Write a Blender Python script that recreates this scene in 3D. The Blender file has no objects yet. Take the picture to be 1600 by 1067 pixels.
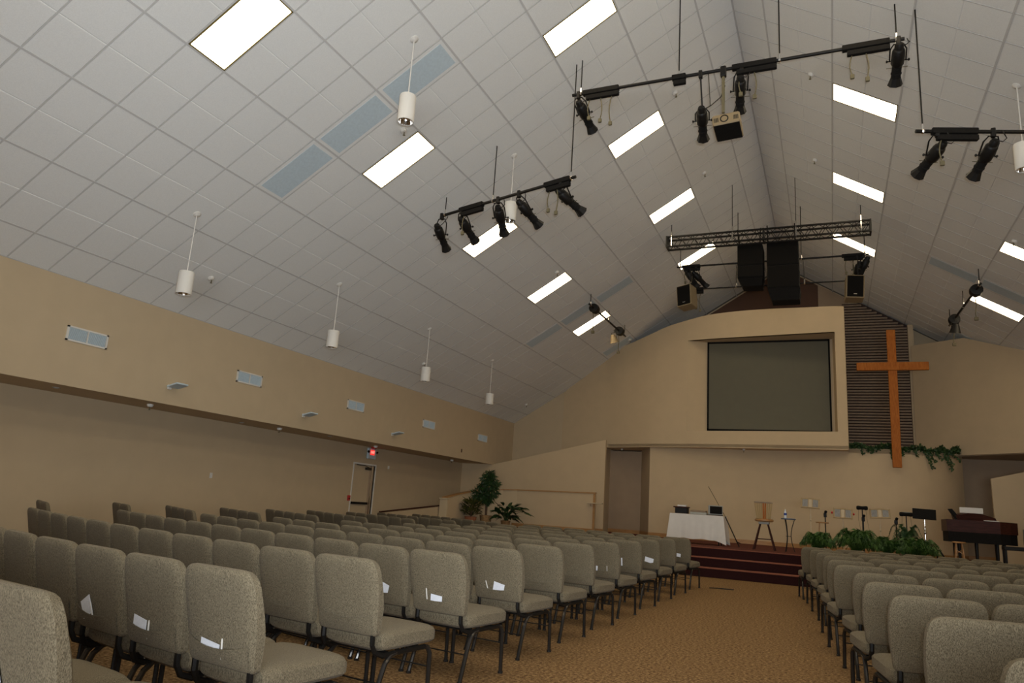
import bpy, math, random
from math import sin, cos, pi, radians as RAD, sqrt
from mathutils import Vector, Matrix
random.seed(7)
S = 0.3048                      # the building is laid out in feet
C = bpy.context.scene.collection
scene = bpy.context.scene

# ------------------------------------------------------------------ camera, world, light, exposure
YAW, PITCH, ROLL, FPX = 0.4201, 0.2221, 0.0674, 1134.95
CAM = Vector((4.411, -18.032, 4.10))
cd = bpy.data.cameras.new('camera'); cam = bpy.data.objects.new('camera', cd); C.objects.link(cam)
cd.sensor_width = 36.0; cd.lens = FPX / 1600 * 36.0; cd.clip_start = 0.05; cd.clip_end = 200
fwd = Vector((-sin(YAW) * cos(PITCH), cos(YAW) * cos(PITCH), sin(PITCH)))
rt = Vector((cos(YAW), sin(YAW), 0)); up = rt.cross(fwd)
r_, u_ = cos(ROLL) * rt + sin(ROLL) * up, -sin(ROLL) * rt + cos(ROLL) * up
M = Matrix((r_, u_, -fwd)).transposed().to_4x4(); M.translation = CAM * S
cam.matrix_world = M
scene.camera = cam
scene.view_settings.view_transform = 'Standard'; scene.view_settings.look = 'None'
scene.view_settings.gamma = 1; scene.view_settings.use_curve_mapping = False
scene.view_settings.exposure = 0.14
LIGHT_PANEL = 8.5
LIGHT_COL = (1.0, 0.82, 0.54)
w = bpy.data.worlds.new('world'); scene.world = w; w.use_nodes = True
w.node_tree.nodes['Background'].inputs[0].default_value = (0.6, 0.65, 0.75, 1)
w.node_tree.nodes['Background'].inputs[1].default_value = 0.3

def area(name, loc, target, sx, sy, power, col):
    l = bpy.data.lights.new(name, 'AREA'); l.shape = 'RECTANGLE'; l.size = sx * S; l.size_y = sy * S
    l.energy = power; l.color = col
    o = bpy.data.objects.new(name, l); C.objects.link(o); o.location = Vector(loc) * S
    o.rotation_euler = (Vector(target) - Vector(loc)).to_track_quat('-Z', 'Y').to_euler()
    return o
# added fill light inside the room behind the photographer, aimed up to lift the ceiling
area('rear_fill', (4, -31.5, 5.0), (-4, 10, 22), 26, 8, 900, (0.84, 0.92, 1.0))

# the camera's own flash, just above and to the right of the lens
fl = bpy.data.lights.new('camera_flash', 'SPOT'); fl.energy = 1200; fl.color = (0.86, 0.93, 1.0); fl.spot_size = RAD(105); fl.spot_blend = 1.0; fl.shadow_soft_size = 0.03
fo_ = bpy.data.objects.new('camera_flash', fl); C.objects.link(fo_)
fo_.location = (CAM + r_ * 0.22 + u_ * 0.40 - fwd * 0.1) * S
fo_.rotation_euler = (fwd + u_ * 0.30).to_track_quat('-Z', 'Y').to_euler()

# ------------------------------------------------------------------ materials
MATS = {}
def mat(name, col, rough=0.7, metal=0.0, noise=0.0, nscale=20.0, bump=0.0, bscale=60.0, col2=None, emit=None, estr=0.0, spec=0.5, stretch=None, alpha=None):
    if name in MATS: return MATS[name]
    m = bpy.data.materials.new(name); m.use_nodes = True; nt = m.node_tree; N = nt.nodes; L = nt.links
    b = N['Principled BSDF']; b.inputs['Roughness'].default_value = rough; b.inputs['Metallic'].default_value = metal
    b.inputs['Specular IOR Level'].default_value = spec
    b.inputs['Base Color'].default_value = (*col, 1)
    if noise or col2 or bump:
        tc = N.new('ShaderNodeTexCoord'); mp = N.new('ShaderNodeMapping'); L.new(tc.outputs['Object'], mp.inputs[0])
        if stretch: mp.inputs['Scale'].default_value = stretch
    if noise or col2:
        n = N.new('ShaderNodeTexNoise'); n.inputs['Scale'].default_value = nscale; n.inputs['Detail'].default_value = 4
        L.new(mp.outputs[0], n.inputs['Vector'])
        r = N.new('ShaderNodeValToRGB'); r.color_ramp.elements[0].position = 0.35; r.color_ramp.elements[1].position = 0.65
        a = col2 if col2 else tuple(c * (1 - noise) for c in col)
        bb = col if col2 else tuple(min(1, c * (1 + noise)) for c in col)
        r.color_ramp.elements[0].color = (*a, 1); r.color_ramp.elements[1].color = (*bb, 1)
        L.new(n.outputs['Fac'], r.inputs[0]); L.new(r.outputs[0], b.inputs['Base Color'])
    if bump:
        n2 = N.new('ShaderNodeTexNoise'); n2.inputs['Scale'].default_value = bscale; L.new(mp.outputs[0], n2.inputs['Vector'])
        bp = N.new('ShaderNodeBump'); bp.inputs['Strength'].default_value = bump; bp.inputs['Distance'].default_value = 0.01
        L.new(n2.outputs['Fac'], bp.inputs['Height']); L.new(bp.outputs[0], b.inputs['Normal'])
    if emit:
        b.inputs['Emission Color'].default_value = (*emit, 1); b.inputs['Emission Strength'].default_value = estr
    MATS[name] = m
    return m
m_wall = mat('beige_paint', (0.56, 0.44, 0.285), 0.85, noise=0.02, nscale=3, bump=0.08, bscale=120)
m_wall2 = mat('beige_paint_stage', (0.62, 0.475, 0.295), 0.8, noise=0.02, nscale=3, bump=0.08, bscale=120)
m_dark = mat('brown_paint', (0.12, 0.06, 0.035), 0.85, noise=0.04, nscale=3)
m_mauve = mat('taupe_paint', (0.42, 0.305, 0.20), 0.85, noise=0.03, nscale=3)
m_tile = mat('ceiling_tile_white', (0.84, 0.84, 0.81), 0.95, noise=0.03, nscale=90, bump=0.25, bscale=250)
m_grid = mat('grid_metal', (0.60, 0.59, 0.57), 0.7, spec=0.2)
m_void = mat('roof_deck', (0.25, 0.24, 0.22), 0.9)
m_panel = mat('light_diffuser', (0.9, 0.9, 0.9), 0.5, emit=LIGHT_COL, estr=LIGHT_PANEL)
m_lframe = mat('light_frame', (0.22, 0.17, 0.06), 0.5)
m_vent = mat('vent_grey', (0.58, 0.68, 0.73), 0.7, noise=0.04, nscale=25, bump=0.2, bscale=300)
m_white = mat('white_enamel', (0.75, 0.72, 0.66), 0.45)
m_chrome = mat('chrome', (0.75, 0.73, 0.70), 0.12, metal=1.0)
m_black = mat('black_metal', (0.008, 0.007, 0.006), 0.5, spec=0.25)
m_blackm = mat('black_matte', (0.010, 0.009, 0.008), 0.85, noise=0.2, nscale=40, spec=0.15)
m_leg = mat('black_tube', (0.035, 0.031, 0.027), 0.2, metal=0.5, spec=0.4)
m_cable = mat('black_cable', (0.02, 0.018, 0.014), 0.6)
m_wood = mat('oak_trim', (0.50, 0.27, 0.10), 0.4, col2=(0.40, 0.20, 0.07), nscale=6, stretch=(1, 8, 8))
m_cross = mat('cross_wood', (0.46, 0.15, 0.022), 0.6, spec=0.2, col2=(0.34, 0.095, 0.012), nscale=5, stretch=(9, 9, 1.2))
m_darkwood = mat('dark_wood', (0.055, 0.014, 0.008), 0.5, spec=0.2, col2=(0.035, 0.009, 0.005), nscale=6, stretch=(1, 6, 6))
m_slat = mat('slat_wood', (0.30, 0.22, 0.15), 0.7, col2=(0.22, 0.155, 0.10), nscale=10, stretch=(1, 5, 5))
m_slatback = mat('slat_back', (0.05, 0.03, 0.022), 0.9)
m_screen = mat('screen_cloth', (0.135, 0.125, 0.085), 0.75, noise=0.02, nscale=4)
m_red = mat('stage_carpet', (0.13, 0.045, 0.032), 0.95, spec=0.1, noise=0.25, nscale=120, bump=0.4, bscale=200)
m_nose = mat('step_nosing', (0.26, 0.085, 0.045), 0.8)
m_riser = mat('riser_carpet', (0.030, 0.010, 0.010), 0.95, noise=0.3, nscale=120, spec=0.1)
m_green = mat('leaf_green', (0.035, 0.085, 0.018), 0.5, col2=(0.012, 0.035, 0.008), nscale=12)
m_green2 = mat('fern_green', (0.060, 0.135, 0.018), 0.55, col2=(0.018, 0.055, 0.008), nscale=8)
m_croton = mat('mottled_leaf', (0.12, 0.11, 0.02), 0.5, col2=(0.02, 0.04, 0.01), nscale=14)
m_bark = mat('bark', (0.14, 0.08, 0.045), 0.9, noise=0.3, nscale=30)
m_wicker = mat('wicker', (0.38, 0.22, 0.09), 0.8, noise=0.35, nscale=40, bump=0.6, bscale=80)
m_pot = mat('terracotta', (0.30, 0.11, 0.05), 0.8, noise=0.1)
m_cloth = mat('white_cloth', (0.78, 0.75, 0.70), 0.9, noise=0.02, nscale=8, bump=0.1)
m_cream = mat('cream_wood', (0.62, 0.50, 0.32), 0.45)
m_paper = mat('paper', (0.80, 0.82, 0.88), 0.8, noise=0.05, nscale=60)
m_sheet = mat('grey_sheet', (0.30, 0.29, 0.27), 0.7, noise=0.25, nscale=14, stretch=(6, 1, 1))
m_redp = mat('red_plastic', (0.5, 0.02, 0.02), 0.4)
m_exit = mat('exit_face', (0.5, 0.02, 0.02), 0.4, emit=(1.0, 0.05, 0.04), estr=0.8)
m_letter = mat('exit_letter', (0.8, 0.3, 0.25), 0.4, emit=(1.0, 0.45, 0.35), estr=0.8)
m_blue = mat('blue_label', (0.03, 0.06, 0.30), 0.4)
m_glass = mat('clear_plastic', (0.7, 0.75, 0.8), 0.1)
m_grey = mat('grey_plastic', (0.34, 0.34, 0.31), 0.5)
m_beigep = mat('beige_plastic', (0.26, 0.19, 0.10), 0.6)
m_grille = mat('speaker_grille', (0.008, 0.007, 0.006), 0.9, spec=0.1, noise=0.3, nscale=200)
m_bluetile = mat('tile_top', (0.10, 0.13, 0.20), 0.3)
m_plug = mat('plug', (0.12, 0.10, 0.05), 0.6)

def fabric():
    m = bpy.data.materials.new('tweed_fabric'); m.use_nodes = True; nt = m.node_tree; N = nt.nodes; L = nt.links
    b = N['Principled BSDF']; b.inputs['Roughness'].default_value = 0.95; b.inputs['Specular IOR Level'].default_value = 0.1
    b.inputs['Sheen Weight'].default_value = 0.05
    tc = N.new('ShaderNodeTexCoord'); mp = N.new('ShaderNodeMapping'); mp.inputs['Scale'].default_value = (1, 1, 0.35)
    L.new(tc.outputs['Object'], mp.inputs[0])
    n = N.new('ShaderNodeTexNoise'); n.inputs['Scale'].default_value = 330; n.inputs['Detail'].default_value = 3; n.inputs['Roughness'].default_value = 0.7
    L.new(mp.outputs[0], n.inputs['Vector'])
    r = N.new('ShaderNodeValToRGB'); e = r.color_ramp.elements
    e[0].position = 0.36; e[0].color = (0.078, 0.063, 0.039, 1); e[1].position = 0.64; e[1].color = (0.255, 0.210, 0.138, 1)
    L.new(n.outputs['Fac'], r.inputs[0]); L.new(r.outputs[0], b.inputs['Base Color'])
    bp = N.new('ShaderNodeBump'); bp.inputs['Strength'].default_value = 0.35; bp.inputs['Distance'].default_value = 0.004
    L.new(n.outputs['Fac'], bp.inputs['Height']); L.new(bp.outputs[0], b.inputs['Normal'])
    return m
m_fab = fabric()
def carpet():
    m = bpy.data.materials.new('speckled_carpet'); m.use_nodes = True; nt = m.node_tree; N = nt.nodes; L = nt.links
    b = N['Principled BSDF']; b.inputs['Roughness'].default_value = 0.97; b.inputs['Specular IOR Level'].default_value = 0.1
    tc = N.new('ShaderNodeTexCoord')
    n = N.new('ShaderNodeTexNoise'); n.inputs['Scale'].default_value = 38; n.inputs['Detail'].default_value = 7; n.inputs['Roughness'].default_value = 0.75
    L.new(tc.outputs['Object'], n.inputs['Vector'])
    r = N.new('ShaderNodeValToRGB'); e = r.color_ramp.elements
    e[0].position = 0.38; e[0].color = (0.075, 0.036, 0.016, 1); e[1].position = 0.62; e[1].color = (0.42, 0.275, 0.125, 1)
    k = e.new(0.5); k.color = (0.215, 0.125, 0.055, 1)
    L.new(n.outputs['Fac'], r.inputs[0]); L.new(r.outputs[0], b.inputs['Base Color'])
    bp = N.new('ShaderNodeBump'); bp.inputs['Strength'].default_value = 0.5; bp.inputs['Distance'].default_value = 0.006
    L.new(n.outputs['Fac'], bp.inputs['Height']); L.new(bp.outputs[0], b.inputs['Normal'])
    return m
m_carpet = carpet()

# ------------------------------------------------------------------ mesh helpers (all in feet)
class MB:
    def __init__(s): s.v = []; s.f = []; s.smooth = False
    def add(s, vs, fs):
        n = len(s.v); s.v += [tuple(v) for v in vs]; s.f += [tuple(i + n for i in f) for f in fs]; return s
    def box(s, x0, x1, y0, y1, z0, z1, mtx=None):
        vs = [Vector((x, y, z)) for z in (z0, z1) for x, y in ((x0, y0), (x1, y0), (x1, y1), (x0, y1))]
        if mtx: vs = [mtx @ v for v in vs]
        return s.add(vs, [(3, 2, 1, 0), (4, 5, 6, 7), (0, 1, 5, 4), (1, 2, 6, 5), (2, 3, 7, 6), (3, 0, 4, 7)])
    def cbox(s, x0, x1, y0, y1, z0, z1, c=0.03, mtx=None):     # box with chamfered vertical edges and top
        def ring(i, z): return [Vector(p) for p in ((x0 + c + i, y0 + i, z), (x1 - c - i, y0 + i, z), (x1 - i, y0 + c + i, z), (x1 - i, y1 - c - i, z), (x1 - c - i, y1 - i, z), (x0 + c + i, y1 - i, z), (x0 + i, y1 - c - i, z), (x0 + i, y0 + c + i, z))]
        rs = [ring(c * .7, z0), ring(0, z0 + c), ring(0, z1 - c), ring(c * .7, z1)]
        vs = [v for r in rs for v in r]
        if mtx: vs = [mtx @ v for v in vs]
        fs = [tuple(range(7, -1, -1)), tuple(range(24, 32))]
        for k in range(3):
            for j in range(8): a = k * 8 + j; b = k * 8 + (j + 1) % 8; fs.append((a, b, b + 8, a + 8))
        return s.add(vs, fs)
    def prism(s, poly, z0, z1):                                # poly in xy (ccw), vertical extrusion
        n = len(poly)
        vs = [(x, y, z0) for x, y in poly] + [(x, y, z1) for x, y in poly]
        return s.add(vs, [tuple(range(n - 1, -1, -1)), tuple(range(n, 2 * n))] + [(i, (i + 1) % n, (i + 1) % n + n, i + n) for i in range(n)])
    def tube(s, pts, r, n=8, caps=True):
        pts = [Vector(p) for p in pts]; rr = r if isinstance(r, (list, tuple)) else [r] * len(pts)
        base = len(s.v); up0 = None
        for i, p in enumerate(pts):
            d = (pts[min(i + 1, len(pts) - 1)] - pts[max(i - 1, 0)]).normalized()
            if up0 is None: up0 = Vector((0, 0, 1)) if abs(d.z) < 0.9 else Vector((1, 0, 0))
            a = d.cross(up0).normalized(); b = d.cross(a).normalized(); up0 = -b if False else up0
            for k in range(n):
                t = 2 * pi * k / n + pi / n
                s.v.append(tuple(p + rr[i] * (a * cos(t) + b * sin(t))))
        for i in range(len(pts) - 1):
            for k in range(n):
                a = base + i * n + k; b = base + i * n + (k + 1) % n
                s.f.append((a, a + n, b + n, b))
        if caps:
            s.f.append(tuple(base + k for k in range(n)))
            s.f.append(tuple(base + (len(pts) - 1) * n + k for k in range(n - 1, -1, -1)))
        return s
    def lathe(s, prof, n=20, mtx=None, cap=True):              # prof: (r, z)
        base = len(s.v)
        for r, z in prof:
            for k in range(n):
                v = Vector((r * cos(2 * pi * k / n), r * sin(2 * pi * k / n), z))
                s.v.append(tuple(mtx @ v if mtx else v))
        for i in range(len(prof) - 1):
            for k in range(n):
                a = base + i * n + k; b = base + i * n + (k + 1) % n
                s.f.append((a, b, b + n, a + n))
        if cap:
            s.f.append(tuple(base + k for k in range(n - 1, -1, -1)))
            s.f.append(tuple(base + (len(prof) - 1) * n + k for k in range(n)))
        return s
    def stack(s, lev, axis='z', n=16, pw=0.42):
        base = len(s.v)
        for (p, w_, t_, c_) in lev:
            for k in range(n):
                a = 2 * pi * (k + .5) / n
                x = w_ * math.copysign(abs(cos(a)) ** pw, cos(a)); y = t_ * math.copysign(abs(sin(a)) ** pw, sin(a))
                s.v.append((x, y + c_, p) if axis == 'z' else (x, p, y + c_))
        for i in range(len(lev) - 1):
            for k in range(n):
                a = base + i * n + k; b = base + i * n + (k + 1) % n
                s.f.append((a, b, b + n, a + n))
        s.f.append(tuple(base + k for k in range(n - 1, -1, -1)))
        s.f.append(tuple(base + (len(lev) - 1) * n + k for k in range(n)))
        return s
    def mesh(s, name, m, smooth=False, org=(0, 0, 0)):
        me = bpy.data.meshes.new(name)
        ox, oy, oz = org
        me.from_pydata([((x - ox) * S, (y - oy) * S, (z - oz) * S) for x, y, z in s.v], [], s.f)
        me.materials.append(m)
        if smooth:
            me.polygons.foreach_set('use_smooth', [True] * len(me.polygons))
            try: me.set_sharp_from_angle(angle=RAD(40))
            except Exception: pass
        me.update(); return me
    def build(s, name, m, parent=None, smooth=False, org=None):
        # vertices are given in world feet; they are stored relative to the parent's origin (or to org)
        if parent is not None and org is None: org = parent.get('_o', (0, 0, 0))
        o = bpy.data.objects.new(name, s.mesh(name, m, smooth, org or (0, 0, 0)))
        C.objects.link(o)
        if parent is not None: o.parent = parent; ORG[o.name] = org
        elif org: o.location = Vector(org) * S
        o['_o'] = tuple(org or (0, 0, 0))
        return o
ORG = {}
def tag(o, label=None, cat=None, group=None, kind=None):
    if label: o['label'] = label
    if cat: o['category'] = cat
    if group: o['group'] = group
    if kind: o['kind'] = kind
    return o
def thing(name, loc, label, cat, group=None, local=False, rotz=0):
    o = bpy.data.objects.new(name, None); C.objects.link(o); o.location = Vector(loc) * S; o.empty_display_size = 0.1
    o.rotation_euler = (0, 0, rotz)
    o['_o'] = (0, 0, 0) if local else tuple(loc)
    return tag(o, label, cat, group)
def struct(name, mb, m, parent=None, smooth=False):
    o = mb.build(name, m, parent, smooth)
    if parent is None: o['kind'] = 'structure'
    return o
def copy_tree(o, parent=None):
    c = o.copy(); C.objects.link(c); c.parent = parent
    for ch in list(o.children): copy_tree(ch, c)
    return c

# ------------------------------------------------------------------ building geometry
TH = 0.5536; CT, ST = cos(TH), sin(TH)
H = 32.77
XE = 36 * CT                     # eave half width
ZE = H - 36 * ST                 # eave height
XW = 34.5
YB, YG = -32.0, 66.9
def ceil_z(x): return H - abs(x) * ST / CT
def cp(side, s_, v, d=0.0):      # point on the ceiling slope; d = distance below it into the room
    return Vector((side * (s_ * CT - d * ST), v, H - s_ * ST - d * CT))
def wallpoly(mb, pts, y0, y1):   # polygon in xz extruded along y
    n = len(pts); vs = [(x, y0, z) for x, z in pts] + [(x, y1, z) for x, z in pts]
    mb.add(vs, [tuple(range(n)), tuple(range(2 * n - 1, n - 1, -1))] + [(i, i + n, (i + 1) % n + n, (i + 1) % n) for i in range(n)])
    return mb
def ribbon(mb, plan, ztop, zbot, thick):   # vertical wall following a plan polyline; ztop/zbot are functions or lists
    n = len(plan); nv = []
    for i, (x, y) in enumerate(plan):
        a = Vector(plan[max(i - 1, 0)]); b = Vector(plan[min(i + 1, n - 1)]); d = (b - a).normalized(); nrm = Vector((-d.y, d.x)) * thick
        nv.append((x + nrm.x, y + nrm.y))
    vs = []
    for i in range(n):
        zt = ztop[i] if isinstance(ztop, (list, tuple)) else ztop; zb = zbot[i] if isinstance(zbot, (list, tuple)) else zbot
        vs += [(*plan[i], zb), (*plan[i], zt), (*nv[i], zt), (*nv[i], zb)]
    fs = [(0, 1, 2, 3), tuple(4 * (n - 1) + k for k in (3, 2, 1, 0))]
    for i in range(n - 1):
        a = 4 * i; b = a + 4
        fs += [(a, b, b + 1, a + 1), (a + 1, b + 1, b + 2, a + 2), (a + 2, b + 2, b + 3, a + 3), (a + 3, b + 3, b, a)]
    return mb.add(vs, fs)

struct('floor', MB().box(-36, 36, YB - 1, YG + 1, -0.5, 0), m_carpet)
# left side: low wall under the soffit with the door opening, then the upper wall
DY0, DY1, DZ = 36.55, 39.85, 6.85
mb = MB()
mb.box(-35.1, -XW, YB, DY0, 0, 8.9); mb.box(-35.1, -XW, DY1, 62.7, 0, 8.9); mb.box(-35.1, -XW, DY0, DY1, DZ, 8.9)
wl = struct('wall_left', mb, m_wall)
struct('ceiling', MB().box(-XW, -XE - 0.35, YB, 62.7, 8.52, 8.9), m_wall)     # soffit over the side aisle
struct('wall_left', MB().box(-XE - 0.35, -XE, YB, 62.7, 8.5, ZE + 0.3), m_wall)
# right side mirrored (outside the frame, closes the room)
struct('wall_right', MB().box(XE, XE + 0.4, YB, YG, 0, ZE + 0.3), m_wall)
# back wall behind the photographer, solid, with added glazed doors set against it
wb = MB(); wallpoly(wb, [(-XW, 0), (-XW, 9), (-XE, ZE + .2), (0, H + .3), (XE, ZE + .2), (XE, 0)], YB - 0.4, YB)
struct('wall_back', wb, m_wall)
# far gable
g = MB(); wallpoly(g, [(-XE, 0), (-XE, ZE + .2), (0, H + .3), (XE, ZE + .2), (XE, 0)], YG, YG + 0.4)
struct('wall_front', g, m_wall)
g = MB(); wallpoly(g, [(-12.5, 20.5), (-12.5, ceil_z(12.5) - .05), (0, H - .05), (3.62, ceil_z(3.62) - .05), (3.62, 20.5)], YG - 0.06, YG)
struct('wall_front', g, m_dark)
g = MB(); wallpoly(g, [(3.62, 20.5), (3.62, ceil_z(3.62) - .05), (6.6, ceil_z(6.6) - .05), (6.6, 20.5)], YG - 0.25, YG)
struct('wall_front', g, m_mauve)
# rear wall left of the screen bulkhead
g = MB(); wallpoly(g, [(-XE, 0), (-XE, ZE), (-24.3, ceil_z(24.3)), (-24.3, 0)], 62.7, 63.0)
struct('wall_front', g, m_wall)
g = MB(); wallpoly(g, [(-XE, 0), (-XE, 8.52), (-XW, 8.52), (-XW, 0)], 62.7, 63.0)
struct('wall_front', g, m_wall)

# ---- curved bulkhead carrying the screen, with a recess
plan = [(-24.4, 62.7), (-22.6, 62.25), (-20.8, 61.75), (-18.7, 61.15), (-17.1, 60.5), (-15.2, 59.75), (-13.2, 58.95), (-11.3, 58.45), (-9.15, 57.95)]
topz = [17.6, 19.2, 20.6, 21.7, 22.4, 22.95, 23.55, 24.2, 24.65]
plan2 = [(-9.15, 57.95), (-7.0, 57.5), (-4.0, 57.05), (-1.0, 56.7), (2.0, 56.35), (5.1, 56.0)]
top2 = [24.65, 25.0, 25.15, 25.15, 25.05, 24.95]
plan3 = [(5.1, 56.0), (5.95, 55.9)]
def dense(pl, ex=None, n=4):         # Catmull-Rom refinement of a plan polyline and any values carried along it
    P = [Vector((*p, *( [ex[i]] if ex else [0]))) for i, p in enumerate(pl)]; o = []
    for i in range(len(P) - 1):
        a, b, c, d = P[max(i - 1, 0)], P[i], P[i + 1], P[min(i + 2, len(P) - 1)]
        for k in range(n):
            t = k / n; o.append(.5 * ((2 * b) + (c - a) * t + (2 * a - 5 * b + 4 * c - d) * t * t + (3 * b - a - 3 * c + d) * t ** 3))
    o.append(P[-1]); return [(v.x, v.y) for v in o], [v.z for v in o]
allp, allz = dense(plan + plan2[1:], topz + top2[1:])
ki = 4 * (len(plan) - 1); plan, topz, plan2, top2 = allp[:ki + 1], allz[:ki + 1], allp[ki:], allz[ki:]
ZS = 11.2; RB, RT = 12.82, 22.4
mb = MB()
ribbon(mb, plan, topz, [ZS if x > -18.75 else 6.0 for x, y in plan], 0.4)
ribbon(mb, plan2, top2, RT, 0.4)
ribbon(mb, plan2, RB, ZS, 0.4)
ribbon(mb, plan3, [24.95, 24.85], ZS, 0.4)
# recess lining: sides, head, sill
YS = 59.05
mb.add([(-9.15, 57.95, RB), (-9.15, 57.95, RT), (-7.3, YS, RT), (-7.3, YS, RB)], [(0, 1, 2, 3)])
mb.add([(5.1, 56.0, RB), (5.1, 56.0, RT), (4.9, YS, RT), (4.9, YS, RB)], [(3, 2, 1, 0)])
hd = [(x, y, RT) for x, y in plan2] + [(4.9, YS, RT), (-7.3, YS, RT)]
mb.add(hd, [tuple(range(len(hd)))])
sl = [(x, y, RB) for x, y in plan2] + [(4.9, YS, RB), (-7.3, YS, RB)]
mb.add(sl, [tuple(range(len(sl) - 1, -1, -1))])
mb.box(-7.6, 5.2, YS, YS + 0.3, RB - .2, RT + .2)
# right return of the bulkhead
mb.box(5.6, 5.97, 56.0, 65.3, ZS, 24.85)
# top deck
td = [(x, y, 24.6) for x, y in plan2] + [(5.95, 55.95, 24.6), (5.95, 65.2, 24.6), (-9.15, 65.2, 24.6)]
mb.add(td, [tuple(range(len(td)))])
struct('wall_front', mb, m_wall2, smooth=True)
# underside of the bulkhead
mb = MB(); sp = [(-18.7, 61.2)] + [(x, y) for x, y in plan + plan2[1:] + plan3[1:] if x > -18.6] + [(5.97, 66), (-18.7, 66)]
mb.prism(sp, ZS - 0.06, ZS + 0.3)
struct('ceiling', mb, m_wall2)
# lower stage wall (flat, then bulging round to the right) with the ledge under the cross
low = [(-13.2, 59.3), (-7.5, 58.95), (-3.8, 58.95), (-1.0, 58.9), (1.5, 58.5), (3.8, 57.85), (5.9, 57.35), (8, 57.05), (10, 57.1), (12, 57.75), (13.6, 58.9), (14.8, 60.3), (15.7, 61.8)]
lowd, _ = dense(low)
mb = MB(); ribbon(mb, lowd[:25], ZS, 0, 0.4); ribbon(mb, lowd[24:], 11.4, 0, 0.4)
struct('wall_front', mb, m_wall2, smooth=True)
mb = MB(); mb.prism([(x, y) for x, y in lowd[24:]] + [(15.7, 65.2), (5.97, 65.2)], 11.0, 11.36)
struct('trim_1', mb, m_wall2)
# doorway alcove left of the stage wall
mb = MB(); ribbon(mb, [(-15.1, 63.5), (-13.2, 59.3)], ZS, 0, 0.3)
struct('wall_front', mb, m_wall)
mb = MB(); mb.box(-24.3, -15.0, 63.5, 63.8, 0, 11.0)
struct('wall_front', mb, m_mauve)
struct('wall_front', MB().box(-18.95, -18.72, 61.2, 63.6, 0, 11.3), m_wall)
# wing walls with raking tops
g = MB(); wallpoly(g, [(-XW, 0), (-XW, 8.52), (-XE, 8.52), (-17.55, 11.62), (-17.55, 0)], 57.4, 57.75)
wing = struct('wall_left', g, m_wall2)
g = MB(); wallpoly(g, [(17.3, 0), (17.15, 9.15), (24.0, 11.0), (24.0, 0)], 57.4, 57.75)
struct('wall_right', g, m_wall)
# angled bulkhead on the right
mb = MB(); ribbon(mb, [(12.55, 64.75), (16.6, 60.7), (20.3, 57.0), (XE, 46.68)], [22.75, 22.5, ceil_z(20.3) + .2, ceil_z(XE) + .2], 11.44, -0.4)
mb.prism([(12.55, 64.75), (XE, 46.68), (XE, YG), (12.55, YG)], 11.4, 11.7)
struct('wall_right', mb, m_wall)
mb = MB(); mb.box(14.8, XE, 64.6, 64.9, 0, 11.5); struct('wall_front', mb, m_mauve)
mb = MB(); mb.box(12.1, 12.6, 64.9, 65.3, 11.3, ceil_z(12.4)); mb.box(12.1, 12.4, 65.2, 66.8, 11.3, ceil_z(12.4)); struct('wall_front', mb, m_wall)

# slatted panel behind the cross
sb = MB(); wallpoly(sb, [(5.97, 11.4), (5.97, ceil_z(7.9) - .1), (7.9, ceil_z(7.9) - .1), (12.1, ceil_z(12.1) - .1), (12.1, 11.4)], 65.5, 65.7)
slp = tag(sb.build('slat_panel', m_slatback, org=(9, 65.5, 11.4)), kind='structure'); slp.name = 'trim_2'
proto_slat = None
nz = 0
z = 11.55
while z < 27.6:
    xl = 5.97; xr = min(12.1, (H - 0.25 - (z + .2)) * CT / ST)
    if z < ceil_z(7.9) - .3:
        b = MB().box(xl, xr, 65.28, 65.5, z, z + 0.17)
        b.build('slat', m_slat, slp)
    z += 0.30

# screen
scr = thing('projection_screen', (-1.3, YS - .1, 13.1), 'large grey-green projection screen with black border set in the wall recess', 'screen')
MB().box(-7.1, 4.5, YS - .10, YS - .07, 13.15, 22.3).build('screen_cloth', m_screen, scr)
mb = MB()
for a in ((-7.25, 4.62, 22.2, 22.38), (-7.25, 4.62, 13.0, 13.2)): mb.box(a[0], a[1], YS - .16, YS - .02, a[2], a[3])
for a in ((-7.25, -7.08), (4.47, 4.64)): mb.box(a[0], a[1], YS - .16, YS - .02, 13.0, 22.38)
mb.build('border', m_blackm, scr)

# ---- stage
STG = 2.0
front = [(-12, 45.0), (-9.5, 40.5), (9.5, 40.5), (25, 40.5)]
mb = MB(); mb.prism([(-XE + .2, 50.5), (-12, 46.5), (-9.5, 40.5), (XE, 40.5), (XE, YG), (-XE + .2, YG)], 0, STG)
struct('floor', mb, m_red)
st = thing('stage_steps', (0, 39.5, 0), 'burgundy carpeted steps with rust-coloured nosings at the end of the aisle', 'steps')
for i, (y0, z1) in enumerate([(38.3, .667), (39.4, 1.333)]):
    MB().box(-9.5, 9.5, y0, 40.5, z1 - .667, z1).build('step', m_riser, st)
MB().box(-9.5, 9.5, 40.45, 40.5, 1.333, 1.96).build('riser', m_riser, st)
for i, (y0, z1) in enumerate([(38.3, .667), (39.4, 1.333), (40.5, 2.0)]):
    MB().box(-9.5, 9.5, y0 - .05, y0 + .85 if i < 2 else y0 + .12, z1 - .06, z1 + .012).build('nosing', m_nose, st)
# baseboards
mb = MB(); ribbon(mb, [(x, y - .06) for x, y in lowd], STG + .38, STG, 0.05); struct('baseboard_front', mb, m_wood)
mb = MB(); mb.box(-29, -17.55, 57.32, 57.4, STG, STG + .38); struct('baseboard_left', mb, m_wood)
mb = MB(); mb.box(-24.3, -15.1, 63.42, 63.5, STG, STG + .38); ribbon(mb, [(-15.08, 63.4), (-13.2, 59.24)], STG + .38, STG, 0.05); struct('baseboard_left', mb, m_wood)
mb = MB(); mb.box(15.7, 28, 64.5, 64.6, STG, STG + .38); struct('baseboard_right', mb, m_wood)

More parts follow.
